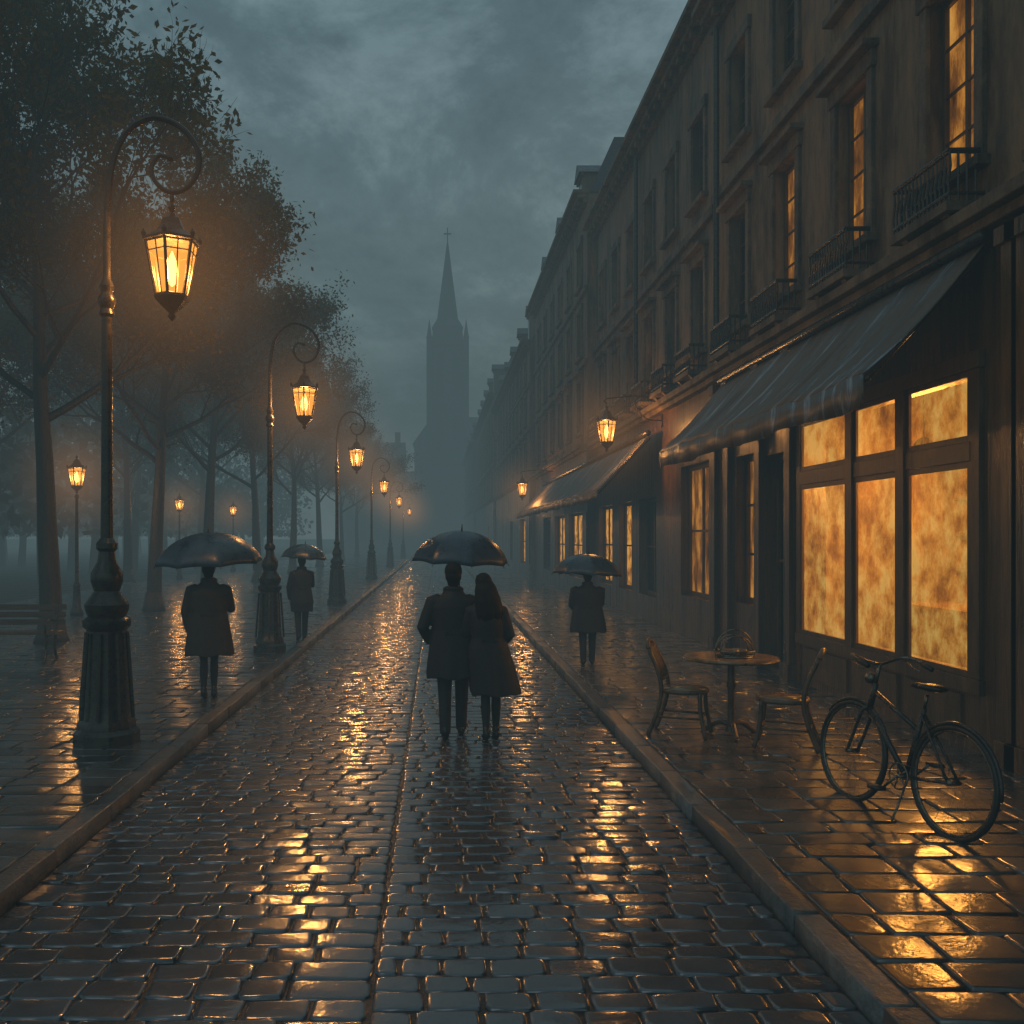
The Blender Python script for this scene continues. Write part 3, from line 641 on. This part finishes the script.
# ------------------------------------------------------------------ umbrellas & people
def umbrella(parent,R,h,shaft_bot=-1.0,name='umbrella',n=8):
    c=MB(); sub=8; rad=9; vs=[(0,0,0)];fs=[]
    tot=n*sub
    for j in range(1,rad+1):
        q=j/rad
        for k in range(tot):
            a=2*math.pi*k/tot; ph=(k%sub)/sub; e=math.sin(math.pi*ph)
            rr=R*math.sin(q*1.35)/math.sin(1.35)*(1-.075*e*q*q); z=-h*(1-math.cos(q*1.35))/(1-math.cos(1.35))-.018*e*q+ .035*e*q**3
            vs.append((rr*math.cos(a),rr*math.sin(a),z))
    for k in range(tot): fs.append((0,1+k,1+(k+1)%tot))
    for j in range(rad-1):
        for k in range(tot): fs.append((1+j*tot+k,1+(j+1)*tot+k,1+(j+1)*tot+(k+1)%tot,1+j*tot+(k+1)%tot))
    c.add(vs,fs,M['umb']); o=obj('canopy',c.mesh('canopy',True),parent); s=o.modifiers.new('s','SOLIDIFY'); s.thickness=.003
    f=MB(); I=M['iron']
    for k in range(n):
        a=2*math.pi*k/n; pts=[]
        for j in range(0,rad+1):
            q=j/rad; rr=R*math.sin(q*1.35)/math.sin(1.35); z=-h*(1-math.cos(q*1.35))/(1-math.cos(1.35))-.008
            pts.append((rr*math.cos(a),rr*math.sin(a),z))
        pts.append((pts[-1][0]*1.02,pts[-1][1]*1.02,pts[-1][2]-.012))
        f.tube(pts,.0035,I,5); m=pts[5]; f.tube([(0,0,-h*.95),m],.003,I,4)
    f.tube([(0,0,.07),(0,0,.0)],[.004,.009],I,8); f.tube([(0,0,0),(0,0,shaft_bot)],.007,I,8)
    hd=[(0,0,shaft_bot+.02),(0,0,shaft_bot-.08)]+[(.035-.035*math.cos(t),0,shaft_bot-.08-.035*math.sin(t)) for t in np.linspace(.3,3.1,8)]
    f.tube(hd,.012,M['shoe'],8); obj('frame_and_handle',f.mesh('frame',True),parent)
def remesh(o,vox,sm=4):
    r=o.modifiers.new('r','REMESH'); r.mode='VOXEL'; r.voxel_size=vox; r.use_smooth_shade=True
    s=o.modifiers.new('s','SMOOTH'); s.iterations=sm; s.factor=.5
def hand(E,name,wrist,fwd,nrm,side,curl=.5,s=1.0):
    f=V(fwd).normalized(); n=V(nrm); n=(n-f*n.dot(f)).normalized(); u=f.cross(n)*side
    w=V(wrist); b=MB(); S_=M['skin']
    P=lambda a,c,d: w+(f*a+u*c+n*d)*s
    b.tube([P(-.05,0,0),P(0,0,0),P(.03,0,0)],[.026*s,.025*s,.028*s],S_,10,flat=.8)
    for c in(-.028,-.01,.01,.028): b.tube([P(.0,c*.6,0),P(.045,c,0),P(.092,c,0)],[.016*s,.0165*s,.0125*s],S_,8)
    for c,ln in((.03,.072),(.01,.08),(-.01,.075),(-.03,.058)):
        p=P(.088,c,0); a=0; pts=[p]; 
        for i,fr in enumerate((.42,.32,.26)):
            a+=curl*(.9 if i==0 else 1.25); p=p+(f*math.cos(a)+n*math.sin(a))*ln*fr*s; pts.append(p)
        b.tube(pts,[.0105*s,.0098*s,.009*s,.007*s],S_,8)
    b.tube([P(.02,.022,.005),P(.045,.045,.015),P(.07,.055+(-.015*curl),.015+.03*curl),P(.09,.052-.03*curl,.02+.05*curl)],[.015*s,.0125*s,.0105*s,.008*s],S_,8)
    o=obj(name,b.mesh(name),E); remesh(o,.0045*s,2)
def head(E,c,s,hair='short',tilt=(0,0,0),yaw=0):
    H=obj('head_pivot',None,E,c,(tilt[0],tilt[1],yaw)); S_=M['skin']; b=MB()
    r=lambda *a:tuple(x*s for x in a)
    b.ell(r(0,-.01,.025),r(.077,.092,.098),S_,20); b.ell(r(0,.025,-.045),r(.058,.062,.07),S_,16)
    b.tube([r(0,.0,-.04),r(0,-.02,-.17)],[.056*s,.06*s],S_,14)
    b.tube([r(0,.083,.025),r(0,.1,-.01),r(0,.107,-.025),r(0,.09,-.035)],[.009*s,.012*s,.015*s,.01*s],S_,8)
    for q in(-1,1):
        b.ell(r(q*.077,-.005,-.0),r(.01,.02,.032),S_,10); b.ell(r(q*.03,.076,.035),r(.022,.012,.008),S_,8)
    b.ell(r(0,.083,-.068),r(.024,.01,.0055),S_,8); b.ell(r(0,.083,-.08),r(.021,.01,.006),S_,8); b.ell(r(0,.078,-.108),r(.02,.015,.014),S_,8)
    o=obj('head',b.mesh('head'),H); remesh(o,.006*s,2)
    e=MB()
    for q in(-1,1): e.ell(r(q*.031,.074,.012),r(.012,.012,.012),M['eye'],10); e.ell(r(q*.031,.0815,.012),r(.006,.006,.006),M['hair'],8)
    obj('eyes',e.mesh('eyes',True),H)
    h=MB(); Hm=M['hair']
    h.ell(r(0,-.022,.04),r(.092,.102,.104),Hm,20); h.ell(r(0,-.055,-.01),r(.086,.068,.09),Hm,16); h.ell(r(0,.05,.1),r(.06,.035,.028),Hm,12)
    if hair=='short': h.ell(r(0,-.05,-.075),r(.066,.05,.06),Hm,12)
    if hair=='long':
        rs=random.Random(4)
        for k in range(26):
            a=math.pi+math.pi*(k+.5)/26; x=.075*math.cos(a); y=-.03+.07*math.sin(a)
            h.tube([r(x*.8,y*.8,.06),r(x*1.25,y*1.25-.01,-.03),r(x*1.55,y*1.35-.03,-.16),r(x*1.8+rs.gauss(0,.012),y*1.2-.045,-.3),r(x*1.6+rs.gauss(0,.02),y*1.0-.045,-.40+rs.gauss(0,.03))],[.022*s,.028*s,.031*s,.026*s,.009*s],Hm,7)
    o=obj('hair',h.mesh('hair'),H); remesh(o,.008*s,2)
def person(name,loc,rz,H,female=False,coat='coat',hem=.6,flare=.27,arms=None,stride=.16,hair='short',legs='trouser',headtilt=(0,0,0),yaw=0,lean=(0,0),broad=1.0,um=None,hemx=0):
    s=H/1.8; E=empty(name,loc,(0,0,rz)); C=M[coat]; b=MB()
    lx,ly=lean; bw=broad
    def lz(z): k=(z-.6)/.9; return lx*k,ly*k
    prof=[(hem,flare,flare*.78),(hem+.06,flare*1.0,flare*.76),(.8,.25,.185),(1.0,.225,.16),(1.12,.205 if not female else .18,.145 if not female else .135),(1.25,.215 if not female else .19,.15),(1.36,.225 if not female else .19,.148),(1.43,.2 if not female else .17,.13),(1.485,.13,.105),(1.53,.082,.082),(1.57,.076,.08)]
    rings=[]
    for z,rx,ry in prof:
        k=bw if z<1.46 else 1; dx,dy=lz(z); hx=hemx*max(0,(1-z)/.5); rings.append(((dx+hx)*s,dy*s,z*s,rx*k*s,ry*s))
    seg=36; vs=[];fs=[]
    for i,(cx,cy,z,rx,ry) in enumerate(rings):
        wv=.05*max(0,(1.05*s-z)/(.5*s))
        for k in range(seg):
            a=2*math.pi*k/seg; m=1+wv*math.sin(a*7+1.3)+wv*.6*math.sin(a*11+2)
            vs.append((cx+rx*m*math.cos(a),cy+ry*m*math.sin(a),z+(0.014*math.sin(a*5)+.008*math.sin(a*9) if i==0 else 0)))
    for i in range(len(rings)-1):
        for k in range(seg): fs.append((i*seg+k,i*seg+(k+1)%seg,(i+1)*seg+(k+1)%seg,(i+1)*seg+k))
    fs.append(tuple(range(seg))[::-1]); fs.append(tuple((len(rings)-1)*seg+k for k in range(seg))); b.add(vs,fs,C)
    sw=(.19 if not female else .165)*bw
    for sd,q in(('L',-1),('R',1)):
        el,wr,hf,pn,cu=arms[sd]
        dx,dy=lz(1.4); sh=V((q*sw+dx,dy,1.405)); el=V(el)+V((dx,dy,0)); wr=V(wr)+V((dx,dy,0))
        k=.92 if female else 1
        pts=[sh-V((q*.06,0,-.01)),sh,sh.lerp(el,.5),el,el.lerp(wr,.5),wr]
        b.tube([p*s for p in pts],[x*s*k for x in(.08,.085,.073,.063,.058,.05)],C,14)
        hand(E,'hand',wr*s,hf,pn,-q,cu,s*.98)
    dx,dy=lz(1.53)
    b.tube([((dx+.088*math.cos(a))*s,(dy+.01+.085*math.sin(a))*s,(1.535+.012*math.sin(-a))*s) for a in np.linspace(0,2*math.pi,17)[:-1]],.024*s,C,8,closed=True)
    o=obj('coat',b.mesh('coat'),E); remesh(o,.011,3)
    t=MB()
    dx,dy=lz(1.1)
    t.box((dx-.09)*s,(dx+.09)*s,(dy-.157 if not female else dy-.147)*s,(dy-.14)*s,1.08*s,1.125*s,C); 
    for q in(-1,1): t.ell(((dx+q*.07)*s,(dy-.158)*s,1.103*s),(.012,.006,.012),M['shoe'],8)
    obj('half_belt',t.mesh('belt'),E)
    g=MB(); sh_=MB()
    for q in(-1,1):
        lw=.085 if legs=='trouser' else .06
        st=stride*q*(.5); ft=V((q*lw,st,.075)); kn=V((q*lw*1.05,st*.5+.03,.48)); hp=V((q*.095,0,.88))
        if legs=='trouser': rr=(.1,.085,.072,.066,.062,.056)
        else: rr=(.085,.065,.05,.054,.042,.034)
        pts=[hp,hp.lerp(kn,.5),kn,kn.lerp(ft,.35),kn.lerp(ft,.7),ft-V((0,0,.02))]
        g.tube([p*s for p in pts],[x*s for x in rr],M['trouser'],14)
        pitch=-.25 if st<0 else .0
        R_=Matrix.Rotation(pitch,3,'X'); base=V((q*lw,st,0))
        sp=[(-.07,.045,.028,.045),(-.045,.05,.036,.05),(0,.05,.036,.05),(.05,.042,.038,.042),(.1,.032,.042,.032),(.145,.026,.036,.026),(.175,.02,.018,.016)]
        vs=[];fs=[];sg=12
        for (yy,zc,rx,rz_) in sp:
            for k in range(sg):
                a=2*math.pi*k/sg; p=V((rx*math.cos(a),yy,max(0.0,zc+rz_*math.sin(a))))
                if pitch: p=R_@(p-V((0,.12,0)))+V((0,.12,0))
                vs.append((base+p)*s)
        for i in range(len(sp)-1):
            for k in range(sg): fs.append((i*sg+k,i*sg+(k+1)%sg,(i+1)*sg+(k+1)%sg,(i+1)*sg+k))
        fs.append(tuple(range(sg))[::-1]); fs.append(tuple((len(sp)-1)*sg+k for k in range(sg))); sh_.add(vs,fs,M['shoe'])
        ar=.045 if legs=='trouser' else .04
        sh_.tube([((ft-V((0,0,.02)))*s)+V((0,0,.1 if legs!='trouser' else .05)),ft*s,(base+V((0,0,.03)))*s],[ar*s,ar*s,.04*s],M['shoe'],10)
    o=obj('legs',g.mesh('legs'),E); remesh(o,.01,2)
    o=obj('shoes',sh_.mesh('shoes',True),E)
    dx,dy=lz(1.67)
    head(E,((dx+headtilt[1]*.08)*s,(dy+.01)*s,1.685*s),s,hair,headtilt,yaw)
    if um:
        U=obj('umbrella',None,E,um['apex'],um.get('tilt',(0,0,0))); umbrella(U,um['R'],um['h'],um.get('shaft',-.85))
    return E
person('walking_man',(.17,9.9,0),0,1.80,hem=.62,flare=.26,broad=1.1,arms={'L':((-.32,-.03,1.14),(-.245,.13,.98),(.3,.4,-.85),(1,0,0),.35),'R':((.24,.16,1.16),(.17,.36,1.27),(-.1,.2,1),(-.6,.9,.1),1.15)},
  stride=.24,um=dict(apex=(.1,.43,2.15),R=.54,h=.35,shaft=-.95,tilt=(math.radians(3),math.radians(2),.2)))
person('walking_woman',(.555,9.75,0),.06,1.69,female=True,hem=.5,flare=.27,legs='stocking',hair='long',headtilt=(0,-.14,0),yaw=.2,lean=(-.06,0),hemx=.04,
  arms={'L':((-.22,.06,1.16),(-.2,.26,1.14),(-.6,.8,0),(0,0,-1),.6),'R':((.26,-.02,1.14),(.17,.14,1.02),(-.4,.5,-.6),(-1,0,0),.4)},stride=.14)
person('pedestrian',(-2.81,11.7,PV),.12,1.70,coat='coat2',hem=.56,flare=.27,broad=1.15,arms={'L':((-.3,.02,1.12),(-.26,.06,.86),(0,.1,-1),(1,0,0),.35),'R':((.27,.14,1.15),(.08,.34,1.25),(-.1,.2,1),(-.6,.9,.1),1.15)},
  stride=.1,legs='stocking',um=dict(apex=(-.04,.28,2.04),R=.68,h=.4,shaft=-.95,tilt=(math.radians(2),math.radians(-3),.3)))
person('pedestrian',(-2.62,18.4,PV),.3,1.62,coat='coat',hem=.6,flare=.23,arms={'L':((-.27,.02,1.12),(-.24,.06,.86),(0,.1,-1),(1,0,0),.35),'R':((.25,.14,1.15),(.1,.34,1.25),(-.1,.2,1),(-.6,.9,.1),1.15)},
  stride=.28,um=dict(apex=(.1,.2,1.84),R=.46,h=.28,shaft=-.7,tilt=(math.radians(3),math.radians(4),.1)))
person('pedestrian',(2.33,14.7,PV),-.1,1.48,coat='coat',hem=.62,flare=.26,broad=1.3,arms={'L':((-.3,.02,1.12),(-.2,.2,1.0),(.3,.5,-.3),(1,0,0),.35),'R':((.27,.14,1.15),(.08,.34,1.25),(-.1,.2,1),(-.6,.9,.1),1.15)},
  stride=.2,um=dict(apex=(.02,.18,1.72),R=.55,h=.34,shaft=-.62,tilt=(math.radians(-2),math.radians(3),.1)))

# ------------------------------------------------------------------ cafe table, basket, chairs
E=empty('cafe_table',(2.94,9.5,PV)); b=MB(); CM=M['chairmetal']
b.lathe([(.43,.755),(.455,.76),(.46,.772),(.455,.785),(.43,.788)],M['tabletop'],40)
b.tube([(.45*math.cos(a),.45*math.sin(a),.765) for a in np.linspace(0,6.283,33)[:-1]],.014,CM,6,closed=True)
b.lathe([(.06,.04),(.05,.08),(.035,.15),(.033,.45),(.05,.5),(.035,.55),(.033,.7),(.12,.745),(.13,.754)],CM,16)
for k in range(3):
    a=k*2.094+.4; c,s_=math.cos(a),math.sin(a); b.tube(spline([(0,0,.1),(c*.12,s_*.12,.12),(c*.24,s_*.24,.05),(c*.29,s_*.29,.015)],5),[.026]*15+[.018],CM,8)
    b.ell((c*.29,s_*.29,.013),(.03,.03,.013),CM,8)
o=obj('table',b.mesh('table'),E); autosm(o,40)
E=empty('wire_basket',(2.96,9.45,PV+.789)); b=MB(); K=M['chrome']
b.tube([(.19*math.cos(a),.13*math.sin(a),.02) for a in np.linspace(0,6.283,25)[:-1]],.007,K,6,closed=True)
b.tube([(.2*math.cos(a),.14*math.sin(a),.06) for a in np.linspace(0,6.283,25)[:-1]],.007,K,6,closed=True)
for k in range(16):
    a=2*math.pi*k/16; b.tube([(.19*math.cos(a),.13*math.sin(a),.006),(.2*math.cos(a),.14*math.sin(a),.06)],.004,K,4)
for yy,hh in((0,.22),(-.07,.16),(.07,.16)):
    r_=.19*(1 if yy==0 else .85); b.tube([(r_*math.cos(a),yy,.05+hh*math.sin(a)) for a in np.linspace(0,math.pi,17)],.008,K,6)
b.lathe([(.0,.003),(.18,.004),(.18,.012),(0,.014)],K,20)
obj('basket_wires',b.mesh('basket',True),E)
b=MB()
for (x,y,a) in((-.06,.0,.3),(.05,.03,-.4),(.0,-.04,1.2)): b.ell((x,y,.05),(.09,.04,.035),M['tabletop'],12,Matrix.Rotation(a,3,'Z'))
obj('bread_rolls',b.mesh('bread',True),E)
def chair(loc,rz):
    E=empty('cafe_chair',loc,(0,0,rz)); b=MB(); C=M['chairmetal']
    sp=[]
    for a in np.linspace(0,2*math.pi,25)[:-1]:
        c,s_=math.cos(a),math.sin(a); sp.append((.22*math.copysign(abs(c)**.75,c),.22*math.copysign(abs(s_)**.75,s_),.455))
    b.tube(sp,.022,C,8,closed=True)
    n=len(sp); b.add([(x*.98,y*.98,.475) for x,y,z in sp]+[(x*.98,y*.98,.44) for x,y,z in sp]+[(0,0,.485),(0,0,.43)],[(k,(k+1)%n,2*n) for k in range(n)]+[(n+(k+1)%n,n+k,2*n+1) for k in range(n)]+[(k,n+k,n+(k+1)%n,(k+1)%n) for k in range(n)],M['tabletop'])
    for y in(-.18,.18):
        b.tube(spline([(.18,y,.45),(.19,y*1.03,.25),(.24,y*1.12,.01)],5),.021,C,8)
        b.tube(spline([(-.32,y*1.08,.01),(-.23,y*1.02,.25),(-.19,y,.46),(-.23,y*1.0,.66),(-.32,y*.85,.86)],5),.022,C,8)
    b.tube(spline([(-.32,-.153,.86),(-.345,-.09,.915),(-.355,0,.93),(-.345,.09,.915),(-.32,.153,.86)],5),.025,C,8)
    b.tube([(-.2,-.18,.56),(-.205,0,.56),(-.2,.18,.56)],.016,C,6)
    for k in range(7):
        y=-.126+k*.042; b.tube(spline([(-.205,y,.56),(-.25,y,.7),(-.335,y*.9,.905)],4),.015,C,6)
    ring=[(.185,-.185,.2),(.185,.185,.2),(-.245,.188,.2),(-.245,-.188,.2)]
    for k in range(4): b.tube([ring[k],ring[(k+1)%4]],.011,C,6)
    obj('chair',b.mesh('chair',True),E)
chair((2.47,9.5,PV),math.radians(-24)); chair((3.26,8.95,PV),math.radians(156))

# ------------------------------------------------------------------ bicycle
def bicycle(rear,front):
    rear=V(rear);front=V(front); d=front-rear; az=math.atan2(d.y,d.x)
    E=empty('bicycle',(rear.x,rear.y,PV)); E.rotation_euler=(math.radians(5),0,az)
    rr=.36; Lw=d.length; P=M['bikepaint']; K=M['chrome']
    t=MB();sk=MB()
    for cx in(0,Lw):
        t.tube([(cx+rr*math.cos(a),0,rr+rr*math.sin(a)) for a in np.linspace(0,6.2832,49)[:-1]],.019,M['rubber'],8,closed=True)
        sk.tube([(cx+(rr-.022)*math.cos(a),0,rr+(rr-.022)*math.sin(a)) for a in np.linspace(0,6.2832,49)[:-1]],.011,K,6,closed=True)
        sk.tube([(cx,-.05,rr),(cx,.05,rr)],.018,K,10)
        for k in range(28):
            a=2*math.pi*k/28; y=.03*(1 if k%2 else -1); sk.tube([(cx+.018*math.cos(a+1.2*(1 if k%4<2 else -1)),y,rr+.018*math.sin(a+1.2*(1 if k%4<2 else -1))),(cx+(rr-.025)*math.cos(a),0,rr+(rr-.025)*math.sin(a))],.0012,K,3)
    obj('tyres',t.mesh('tyres',True),E); obj('rims_and_spokes',sk.mesh('spokes',True),E)
    f=MB(); bb=(.43,0,.30); st=(.30,0,.80); ht=(Lw-.2,0,.90); hb=(Lw-.16,0,.72); 
    f.tube([bb,st],.018,P,10); f.tube([ht,hb],.022,P,10); f.tube([hb,bb],.02,P,10); f.tube([(.34,0,.64),(Lw-.19,0,.84)],.017,P,10)
    for y in(-.045,.045):
        f.tube([(0,y,rr),(.18,y*.9,rr-.03),bb],.011,P,8); f.tube([(0,y,rr),(.31,y*.3,.76)],.01,P,8)
        f.tube(spline([(Lw,y,rr),(Lw-.06,y*1.1,.5),(Lw-.13,y,.68),(Lw-.155,y*.4,.72)],5),.012,P,8)
    f.tube([(Lw-.2,0,.9),(Lw-.225,0,1.04)],.014,K,8)
    for q in(-1,1):
        f.tube(spline([(Lw-.225,0,1.04),(Lw-.19,q*.1,1.06),(Lw-.2,q*.22,1.1),(Lw-.3,q*.27,1.09),(Lw-.42,q*.27,1.05)],6),.012,K,8)
        f.tube([(Lw-.34,q*.271,1.075),(Lw-.44,q*.27,1.045)],.018,M['rubber'],8)
        f.tube([(Lw-.22,q*.24,1.07),(Lw-.3,q*.24,1.03),(Lw-.36,q*.24,1.02)],.006,K,6)
    for cx,a0,a1 in((0,.2,3.2),(Lw,.7,2.9)):
        pts=[(cx+(rr+.03)*math.cos(a),0,rr+(rr+.03)*math.sin(a)) for a in np.linspace(a0,a1,20)]; f.tube(pts,.013,P,8)
    f.tube([st,(.285,0,.9)],.012,K,8)
    obj('frame',f.mesh('frame',True),E)
    s=MB(); s.ell((.24,0,.95),(.11,.09,.03),M['shoe'],16); s.ell((.36,0,.945),(.1,.032,.024),M['shoe'],12); o=obj('saddle',s.mesh('saddle'),E); remesh(o,.008,3)
    c=MB()
    c.tube([(bb[0]+.09*math.cos(a),.06,bb[2]+.09*math.sin(a)) for a in np.linspace(0,6.283,25)[:-1]],.006,K,5,closed=True)
    for k in range(5): a=k*1.257; c.tube([(bb[0],.06,bb[2]),(bb[0]+.09*math.cos(a),.06,bb[2]+.09*math.sin(a))],.006,K,5)
    c.tube([(bb[0],-.06,bb[2]),(bb[0],.07,bb[2])],.018,K,8)
    c.tube([(bb[0],.075,bb[2]),(bb[0]+.12,.08,bb[2]-.11)],.009,K,6); c.tube([(bb[0],-.065,bb[2]),(bb[0]-.12,-.08,bb[2]+.11)],.009,K,6)
    c.box(bb[0]+.08,bb[0]+.17,.085,.17,bb[2]-.125,bb[2]-.1,M['rubber']); c.box(bb[0]-.17,bb[0]-.08,-.17,-.085,bb[2]+.1,bb[2]+.125,M['rubber'])
    c.tube([(bb[0],.06,bb[2]+.09),(0,.05,rr+.035)],.004,M['iron'],4); c.tube([(bb[0],.06,bb[2]-.09),(0,.05,rr-.035)],.004,M['iron'],4)
    c.tube([(.38,.03,.28),(.3,.2,.015)],.009,K,6)
    c.ell((Lw-.14,0,.93),(.045,.045,.045),K,12)
    obj('drivetrain',c.mesh('drive',True),E)
bicycle((3.37,6.25),(3.13,7.22))

E=empty('park_bench',(-6.9,15.2,PV),(0,0,.05)); b=MB()
for k in range(5): b.box(-.85,.85,-.22+k*.095,-.145+k*.095,.43,.465,M['benchwood'])
for k in range(3): b.box(-.85,.85,.26+.02*k,.285+.02*k,.55+k*.12,.64+k*.12,M['benchwood'])
obj('slats',b.mesh('slats'),E); b=MB()
for x in(-.7,.7):
    b.tube(spline([(x,-.26,.01),(x,-.2,.2),(x,-.2,.42)],4),.025,I,8); b.tube(spline([(x,.28,.01),(x,.2,.2),(x,.24,.45),(x,.33,.9)],4),.025,I,8); b.tube([(x,-.22,.41),(x,.24,.41)],.02,I,8)
    b.tube(spline([(x,-.2,.42),(x,-.24,.6),(x,-.1,.66),(x,.25,.62)],4),.018,I,8)
obj('cast_iron_legs',b.mesh('legs'),E)

# ------------------------------------------------------------------ mist, sky, sun
m,nt,out=newmat('mist')
FOG=(.07,.107,.116)
dens=.0115
ab=N(nt,'ShaderNodeVolumeAbsorption',Density=dens); ab.inputs[0].default_value=(0,0,0,1)
em=N(nt,'ShaderNodeEmission',Strength=dens); em.inputs[0].default_value=(*FOG,1)  # mist given its own even glow in place of scattered ambient light
a2=N(nt,'ShaderNodeAddShader')
L(nt,ab.outputs[0],a2.inputs[0]); L(nt,em.outputs[0],a2.inputs[1]); L(nt,a2.outputs[0],out.inputs['Volume'])
m.cycles.emission_sampling='NONE'; m.cycles.homogeneous_volume=True
mb=MB(); mb.box(-90,90,-20,230,-.5,42,m); obj('mist',mb.mesh('mist'))

wd=bpy.data.worlds.new('World'); scene.world=wd; wd.use_nodes=True; nt=wd.node_tree; nt.nodes.clear()
out=nt.nodes.new('ShaderNodeOutputWorld'); bg=N(nt,'ShaderNodeBackground',Strength=1.0)
sky=nt.nodes.new('ShaderNodeTexSky'); sky.sky_type='NISHITA'; sky.sun_disc=False; sky.sun_elevation=math.radians(4); sky.sun_rotation=math.radians(20)
tc=N(nt,'ShaderNodeTexCoord'); mp=N(nt,'ShaderNodeMapping'); mp.inputs['Scale'].default_value=(1.5,1.5,2.3); mp.inputs['Rotation'].default_value=(.3,.6,0)
L(nt,tc.outputs['Generated'],mp.inputs[0])
n1=N(nt,'ShaderNodeTexNoise',Scale=3.0,Detail=9.0,Roughness=.66,Distortion=.2); L(nt,mp.outputs[0],n1.inputs['Vector'])
cl=ramp(nt,n1.outputs[0],[(.34,(.06,.112,.14)),(.48,(.115,.195,.23)),(.62,(.27,.4,.44))])
sx=N(nt,'ShaderNodeSeparateXYZ'); L(nt,tc.outputs['Generated'],sx.inputs[0])
hz=ramp(nt,sx.outputs[2],[(0,(1.4,1.4,1.35)),(.26,(1.8,1.72,1.6)),(.46,(.95,.97,1)),(1,(1.5,1.5,1.5))])
mx=N(nt,'ShaderNodeMix',data_type='RGBA',blend_type='MULTIPLY'); mx.inputs[0].default_value=1; L(nt,cl.outputs[0],mx.inputs[6]); L(nt,hz.outputs[0],mx.inputs[7])
mx2=N(nt,'ShaderNodeMix',data_type='RGBA',blend_type='ADD'); mx2.inputs[0].default_value=.012; L(nt,mx.outputs[2],mx2.inputs[6]); L(nt,sky.outputs[0],mx2.inputs[7])
L(nt,mx2.outputs[2],bg.inputs[0]); L(nt,bg.outputs[0],out.inputs[0])
sun=bpy.data.lights.new('sun','SUN'); sun.energy=.12; sun.angle=math.radians(25); sun.color=(.8,.9,1)
so=obj('sun',sun); so.rotation_euler=(math.radians(50),0,math.radians(-35))

cam=bpy.data.cameras.new('camera'); co=obj('camera',cam); scene.camera=co
co.location=(0,0,2.08); co.rotation_euler=(math.radians(90),0,0)
cam.sensor_width=36; cam.lens=36*950/1024; cam.shift_x=75/1024; cam.shift_y=25/1024; cam.clip_end=3000; cam.clip_start=.05
scene.view_settings.view_transform='Standard'; scene.view_settings.look='None'; scene.view_settings.exposure=0
